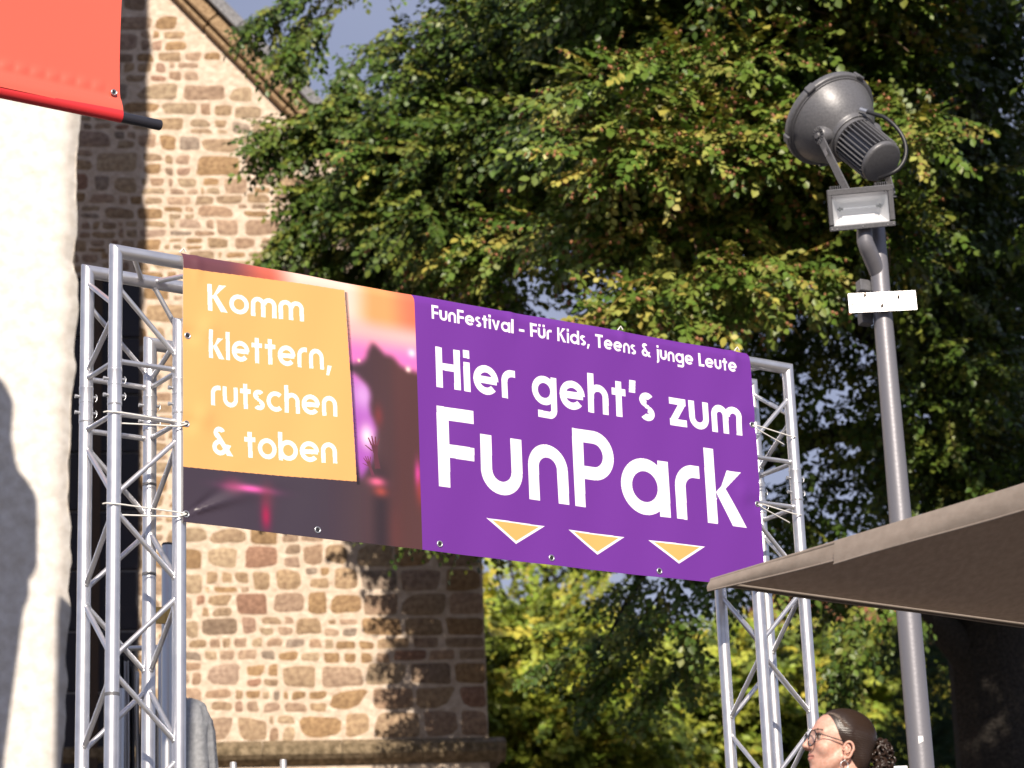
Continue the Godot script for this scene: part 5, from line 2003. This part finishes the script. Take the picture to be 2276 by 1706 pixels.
	var west := PackedVector2Array([Vector2(880, 230), Vector2(780, 330), Vector2(790, 470), Vector2(860, 560), Vector2(1050, 600), Vector2(1150, 400), Vector2(1080, 240)])
	for k in 34:
		var p := in_px(r, west)
		cr.pad(pz(p.x, p.y, r.randf_range(21.2, 22.8)), Vector3(.36, .14, .36), 40, green, [0, 1, 2], Vector3(-0.3, 0, 0.2), 0.42)
	# more of the same over the right half, in and above the frame
	var over := PackedVector2Array([Vector2(1450, -380), Vector2(2110, -380), Vector2(2070, 200), Vector2(2050, 420), Vector2(1900, 480), Vector2(1620, 420), Vector2(1500, 100)])
	for k in 110:
		var p := in_px(r, over)
		if p.y > 0.0 and k % 2 == 0: p.y = -r.randf_range(10, 380)
		var gold_pad := r.randf() < 0.6
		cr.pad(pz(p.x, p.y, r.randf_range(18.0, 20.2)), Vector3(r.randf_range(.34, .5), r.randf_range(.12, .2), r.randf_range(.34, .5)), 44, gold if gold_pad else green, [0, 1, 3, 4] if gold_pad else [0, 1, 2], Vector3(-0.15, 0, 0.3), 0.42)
	var inner := PackedVector2Array([Vector2(980, -60), Vector2(960, 300), Vector2(980, 560), Vector2(1080, 680), Vector2(1500, 900), Vector2(1800, 1000), Vector2(2276, 1150), Vector2(2290, 0), Vector2(2200, -60)])
	for i in 135:
		var p := in_px(r, inner)
		# thin where the sky shows through
		if thin_spot(p, 1.0): continue
		var o := pz(p.x, p.y, r.randf_range(20.0, 23.0))
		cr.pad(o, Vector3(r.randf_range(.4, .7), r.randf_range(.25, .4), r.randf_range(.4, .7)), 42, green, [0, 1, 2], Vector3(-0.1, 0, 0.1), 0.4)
	# boughs that hang behind the banner and shade the corner of the church
	var veil := PackedVector2Array([Vector2(900, 690), Vector2(1250, 750), Vector2(1270, 1170), Vector2(1100, 1170), Vector2(930, 1160), Vector2(890, 900)])
	for i in 46:
		var p := in_px(r, veil)
		cr.pad(pz(p.x, p.y, r.randf_range(21.6, 22.8)), Vector3(.30, .16, .30), 20, green, [0, 1, 2], Vector3(-0.2, 0, 0.1), 0.7, 0.85)
	# bare twigs that show between the leaves
	for i in 30:
		var p := in_px(r, main)
		var near := smoothstep(1400.0, 1000.0, p.x) * 3.3
		var o := pz(p.x, p.y, r.randf_range(17.7, 19.0) + near)
		var d := Vector3(r.randf_range(-1.0, 0.4), r.randf_range(-0.7, 0.1), r.randf_range(0.0, 0.5)) * r.randf_range(0.3, 0.6)
		limb(t, [o - d, o - d * 0.4 + Vector3(r.randfn() * 0.06, 0.07, 0), o + d * 0.3 + Vector3(r.randfn() * 0.07, 0.02, 0), o + d * 0.9 - Vector3(0, 0.16, 0)], 0.008, 0.003, "twig", M.twig_bark)
	# hanging twigs below the banner, and the far side of the crown
	var low := PackedVector2Array([Vector2(1380, 1210), Vector2(1370, 1300), Vector2(1420, 1360), Vector2(1560, 1370), Vector2(1700, 1340), Vector2(1900, 1370), Vector2(2010, 1380), Vector2(2060, 1200), Vector2(1800, 1050)])
	for i in 17:
		var p := in_px(r, low)
		cr.pad(pz(p.x, p.y, r.randf_range(20.5, 23.0)), Vector3(.40, .18, .4), 20, green, [0, 1, 2], Vector3(-0.2, 0, 0.1), 0.7)
	for q in [[[1480, 1300, 21.5], [1400, 1400, 21.4], [1290, 1440, 21.3], [1210, 1480, 21.2]], [[1450, 1380, 21.5], [1380, 1470, 21.4], [1330, 1530, 21.4]], [[1560, 1400, 21.5], [1520, 1470, 21.4], [1440, 1550, 21.4]], [[1900, 1400, 21.5], [1870, 1470, 21.4], [1870, 1520, 21.4]]]:
		var pts := []
		for k in q: pts.append(pz(k[0], k[1], k[2]))
		limb(t, pts, 0.014, 0.004)
		cr.bough(pts, 42, .10, green, [0, 1, 2], 0.6)
	var right := PackedVector2Array([Vector2(2090, -100), Vector2(2060, 300), Vector2(2060, 900), Vector2(2000, 1200), Vector2(2290, 1250), Vector2(2290, -100)])
	for i in 70:
		var p := in_px(r, right)
		if thin_spot(p, 0.9): continue
		cr.pad(pz(p.x, p.y, r.randf_range(21.0, 24.0)), Vector3(.6, .4, .6), 42, green, [0, 1, 2], Vector3.ZERO, 0.4)
	# the crown goes on above and to the right of the frame and shades what lies behind
	for i in 380:
		var z := r.randf_range(14.8, 18.0)
		var o := Vector3(r.randf_range(3.8, 8.5), r.randf_range(8.9, 3.8 + (33.0 - z) * 0.577), -z)
		if i % 4 == 0: o = Vector3(r.randf_range(4.4, 8.0), r.randf_range(5.0, 9.0), -z)
		cr.pad(o, Vector3(.55, .4, .6), 30, green, [0, 1, 2], Vector3(0, 0, 0.3), 0.4, 1.2)
	for i in 60:
		var z := r.randf_range(18.5, 22.5)
		var o := Vector3(r.randf_range(-0.2, 5.0), r.randf_range(9.5, 3.9 + (33.0 - z) * 0.577), -z)
		cr.pad(o, Vector3(.8, .45, .8), 30, green, [0, 1, 2], Vector3.ZERO, 0.4, 1.1)
	print("beech twigs ", cr.count())
	grow(t, cr, meshes)
	# nuts on the two kinds of twig kept for the yellowing pads
	var nc := Crown.new(2, 5)
	for v in 2:
		for x: Transform3D in cr.xf[3 + v]:
			nc.xf[v].append(x)
			nc.cl[v].append(Color(.34, .15, .075) * r.randf_range(0.8, 1.15))
	grow(t, nc, [nut_cluster(4, 0.40, 4), nut_cluster(5, 0.36, 4)], "beech_nuts")

func background() -> void:
	# bright yellowing tree beyond the church
	var meshes := [twig(21, 0.58, 16, 0.100, 0.85), twig(22, 0.52, 15, 0.105, 0.85)]
	var yel := [Color(.31, .37, .05), Color(.38, .41, .06), Color(.25, .33, .045), Color(.45, .41, .06), Color(.21, .29, .04), Color(.35, .39, .06)]
	var mid := [Color(.16, .21, .035), Color(.20, .24, .04), Color(.12, .17, .03)]
	var specs := [
		["maple_tree", "bushy tree with yellow green autumn leaves behind the banner", PackedVector2Array([Vector2(1075, 1420), Vector2(1180, 1390), Vector2(1300, 1430), Vector2(1420, 1470), Vector2(1420, 1800), Vector2(1040, 1800), Vector2(1040, 1500)]), [32.0, 35.0], 165, 1230],
		["maple_tree", "rounded yellow green tree seen through the legs of the right truss tower", PackedVector2Array([Vector2(1400, 1500), Vector2(1560, 1440), Vector2(1740, 1420), Vector2(1880, 1400), Vector2(1960, 1440), Vector2(1985, 1800), Vector2(1380, 1800)]), [34.0, 37.5], 220, 1700]]
	var sd := 41
	for s in specs:
		var root := pz(s[5], 1700, s[3][1])
		root.y = 0
		var t := thing(s[0], s[1], "tree", root, "trees beyond the church")
		var cr := Crown.new(2, sd)
		sd += 1
		for i in s[4]:
			var p := in_px(cr.rng, s[2])
			cr.pad(pz(p.x, p.y, cr.rng.randf_range(s[3][0], s[3][1])), Vector3(.75, .42, .75), 46, yel if cr.rng.randf() < 0.72 else mid, [0, 1], Vector3(0, 0, 0.3), 0.3)
		var top := pz(s[5], 1480, s[3][1])
		limb(t, [root, root.lerp(top, 0.5) + Vector3(0.1, 0, 0), top], 0.2, 0.05, "trunk")
		for k in 6:
			var p := in_px(cr.rng, s[2])
			limb(t, [root.lerp(top, 0.6), pz((p.x + s[5]) / 2, (p.y + 1600) / 2, s[3][1] - 1), pz(p.x, p.y, s[3][0] + 1)], 0.06, 0.015)
		grow(t, cr, meshes)
	# thin tree with upright half bare branches
	var root2 := pz(1210, 1700, 37.0)
	root2.y = 0
	var t2 := thing("young_tree", "slender half bare tree with upright branches against the sky", "tree", root2, "trees beyond the church")
	var c2 := Crown.new(2, 61)
	limb(t2, [root2, pz(1215, 1560, 37), pz(1220, 1430, 37)], 0.13, 0.06, "trunk")
	for q in [[[1215, 1560], [1150, 1400], [1095, 1250], [1070, 1130]], [[1215, 1560], [1170, 1380], [1130, 1240], [1110, 1080]], [[1220, 1480], [1190, 1340], [1165, 1220], [1150, 1060]], [[1220, 1450], [1225, 1320], [1195, 1200], [1190, 1050]], [[1222, 1450], [1215, 1370], [1180, 1270], [1172, 1180], [1175, 1060]], [[1225, 1440], [1270, 1330], [1285, 1240], [1300, 1080]], [[1225, 1500], [1300, 1360], [1350, 1260], [1390, 1100]], [[1225, 1440], [1240, 1330], [1222, 1230], [1230, 1080]]]:
		var pts := []
		for k in q: pts.append(pz(k[0], k[1], 37.0 + c2.rng.randf_range(-0.6, 0.6)))
		limb(t2, pts, 0.038, 0.010)
		c2.bough(pts, 22 if q[0][0] < 1223 else 46, .2, yel, [0, 1], 0.1, 0.8)
	for i in 10:
		c2.pad(pz(c2.rng.randf_range(1280, 1400), c2.rng.randf_range(1150, 1330), 37.5), Vector3(.45, .4, .4), 16, mid, [0, 1], Vector3.ZERO, 0.2, 0.8)
	grow(t2, c2, meshes)
	# brick house glimpsed between the trees
	var ho := pz(2035, 1600, 47.0)
	var hf := Vector3(ho.x, 0, ho.z)
	var h := thing("brick_house", "orange red brick house glimpsed between the trees behind the lamp post", "house", hf)
	var brick := mat("brick", lin(.42, .16, .085), 0.9)
	tri_tex(brick, noise_tex(0.05, Color(.6, .55, .5), Color.WHITE, 51, 256, 4), 1.2, M.bump, 1.0)
	var wm := MB.new()
	var hw := 3.2
	var eh := ho.y + 0.9
	wm.box(Transform3D(Basis(Vector3.UP, 0.25), Vector3(0, eh / 2, -3.0)), Vector3(hw, eh, 6.0))
	obj("wall", wm, brick, h)
	var rm := MB.new()
	var bs := Basis(Vector3.UP, 0.25)
	var rq := [Vector3(-hw / 2 - .3, eh - .1, .3), Vector3(hw / 2 + .3, eh - .1, .3), Vector3(hw / 2 + .3, eh + 2.2, -3), Vector3(-hw / 2 - .3, eh + 2.2, -3), Vector3(hw / 2 + .3, eh - .1, -6.3), Vector3(-hw / 2 - .3, eh - .1, -6.3)]
	for i in 6: rq[i] = bs * rq[i]
	rm.flat4(rq[3], rq[2], rq[1], rq[0])
	rm.flat4(rq[5], rq[4], rq[2], rq[3])
	rm.flat3(rq[1], rq[2], rq[4])
	rm.flat3(rq[0], rq[5], rq[3])
	obj("roof", rm, brick, h)
	for q in [[-0.9, 1.6], [0.7, 1.6], [-0.9, 4.4], [0.7, 4.4]]:
		var fm := MB.new()
		fm.box(Transform3D(bs, bs * Vector3(q[0], q[1], 0.02)), Vector3(0.95, 1.35, 0.08), 0.01)
		var fo := obj("window", fm, M.white_paint, h)
		var gm := MB.new()
		gm.box(Transform3D(bs, bs * Vector3(q[0], q[1], 0.055)), Vector3(0.78, 1.18, 0.02))
		obj("pane", gm, M.dark_cladding, fo)
	# pine beside the lamp post
	var po := pz(2130, 1690, 29.0)
	po.y = 0
	var pt := thing("pine_tree", "blue green pine growing between the lamp post and dark trunk", "tree", po, "trees beyond the church")
	var needle := MB.new()
	var nr := RandomNumberGenerator.new()
	nr.seed = 3
	for i in 46:
		var d := Vector3(nr.randf_range(0.2, 1.0), nr.randfn() * 0.5, nr.randfn() * 0.5).normalized()
		var o := Vector3(nr.randf_range(0, 0.28), 0, 0)
		var s := d.cross(Vector3.UP).normalized() * 0.0035
		var e := o + d * nr.randf_range(0.07, 0.11)
		var u := s.cross(d).normalized() * 0.0035
		needle.flat3(o - s, o + s, e)
		needle.flat3(o - u, o + u, e)
	var pm := [needle.arrays(true)]
	var pc := Crown.new(1, 71)
	limb(pt, [po, pz(2135, 1600, 29), pz(2140, 1480, 29)], 0.13, 0.04, "trunk")
	var pg := [Color(.05, .10, .055), Color(.065, .12, .06), Color(.04, .08, .045), Color(.10, .14, .06)]
	for q in [[2040, 1690], [2090, 1640], [2130, 1600], [2070, 1560], [2150, 1660], [2030, 1640], [2180, 1690], [2110, 1700], [2060, 1450], [2030, 1480], [2100, 1500], [2010, 1440], [2160, 1610], [2200, 1640]]:
		var e := pz(q[0], q[1], pc.rng.randf_range(28.0, 30.0))
		limb(pt, [pz(2138, q[1] - 10, 29), e], 0.025, 0.01)
		pc.pad(e, Vector3(.32, .15, .32), 70, pg, [0], Vector3.ZERO, -0.2, 1.0)
	grow(pt, pc, pm)

# ---------------------------------------------------------------- unseen objects added beside the frame to throw shadows on the whitewashed wall
func off_frame() -> void:
	var to_sun := Vector3(sin(deg_to_rad(3.5)) * cos(deg_to_rad(30.0)), 0.5, cos(deg_to_rad(3.5)) * cos(deg_to_rad(30.0)))
	var k := 4.9 / to_sun.z
	var axis := pz(-95, 1200, 18.9) + to_sun * k
	var foot := Vector3(axis.x, 0, axis.z)
	var stone := mat("occluder_stone", lin(.45, .42, .38), 0.9)
	var t := thing("turned_occluder", "added unseen turned pillar with a domed capital left of the view", "pillar", foot)
	var prof := [Vector2(0.5, 0)]
	var first := true
	for q in [[14, 1706], [40, 1500], [58, 1360], [68, 1336], [68, 1270], [86, 1262], [86, 1140], [74, 1122], [50, 1094], [40, 1060], [30, 1000], [34, 925], [18, 896], [-20, 872], [-60, 862]]:  # radii traced back sunward from the wanted shadow outline
		var p := pz(q[0], q[1], 18.9) + to_sun * k
		if first: prof.append(Vector2(maxf(0.05, p.x - axis.x), 0.6))
		first = false
		prof.append(Vector2(maxf(0.02, p.x - axis.x), p.y))
	prof.append(Vector2(0, prof[prof.size() - 1].y + 0.03))
	var mb := MB.new()
	mb.lathe(Transform3D(Basis.IDENTITY, Vector3.ZERO), prof, 48)
	obj("shaft", mb, stone, t)
	var e := pz(126, 1336, 18.9) + to_sun * k  # made-up block, set so its shadow bounds the lit strip
	var f2 := Vector3(e.x + 0.07, 0, e.z)
	var t2 := thing("square_occluder", "added unseen square pillar standing left of the view", "pillar", f2)
	var m2 := MB.new()
	m2.box(Transform3D(Basis.IDENTITY, Vector3(0, e.y / 2, 0)), Vector3(0.12, e.y, 0.25), 0.01)
	obj("shaft", m2, stone, t2)
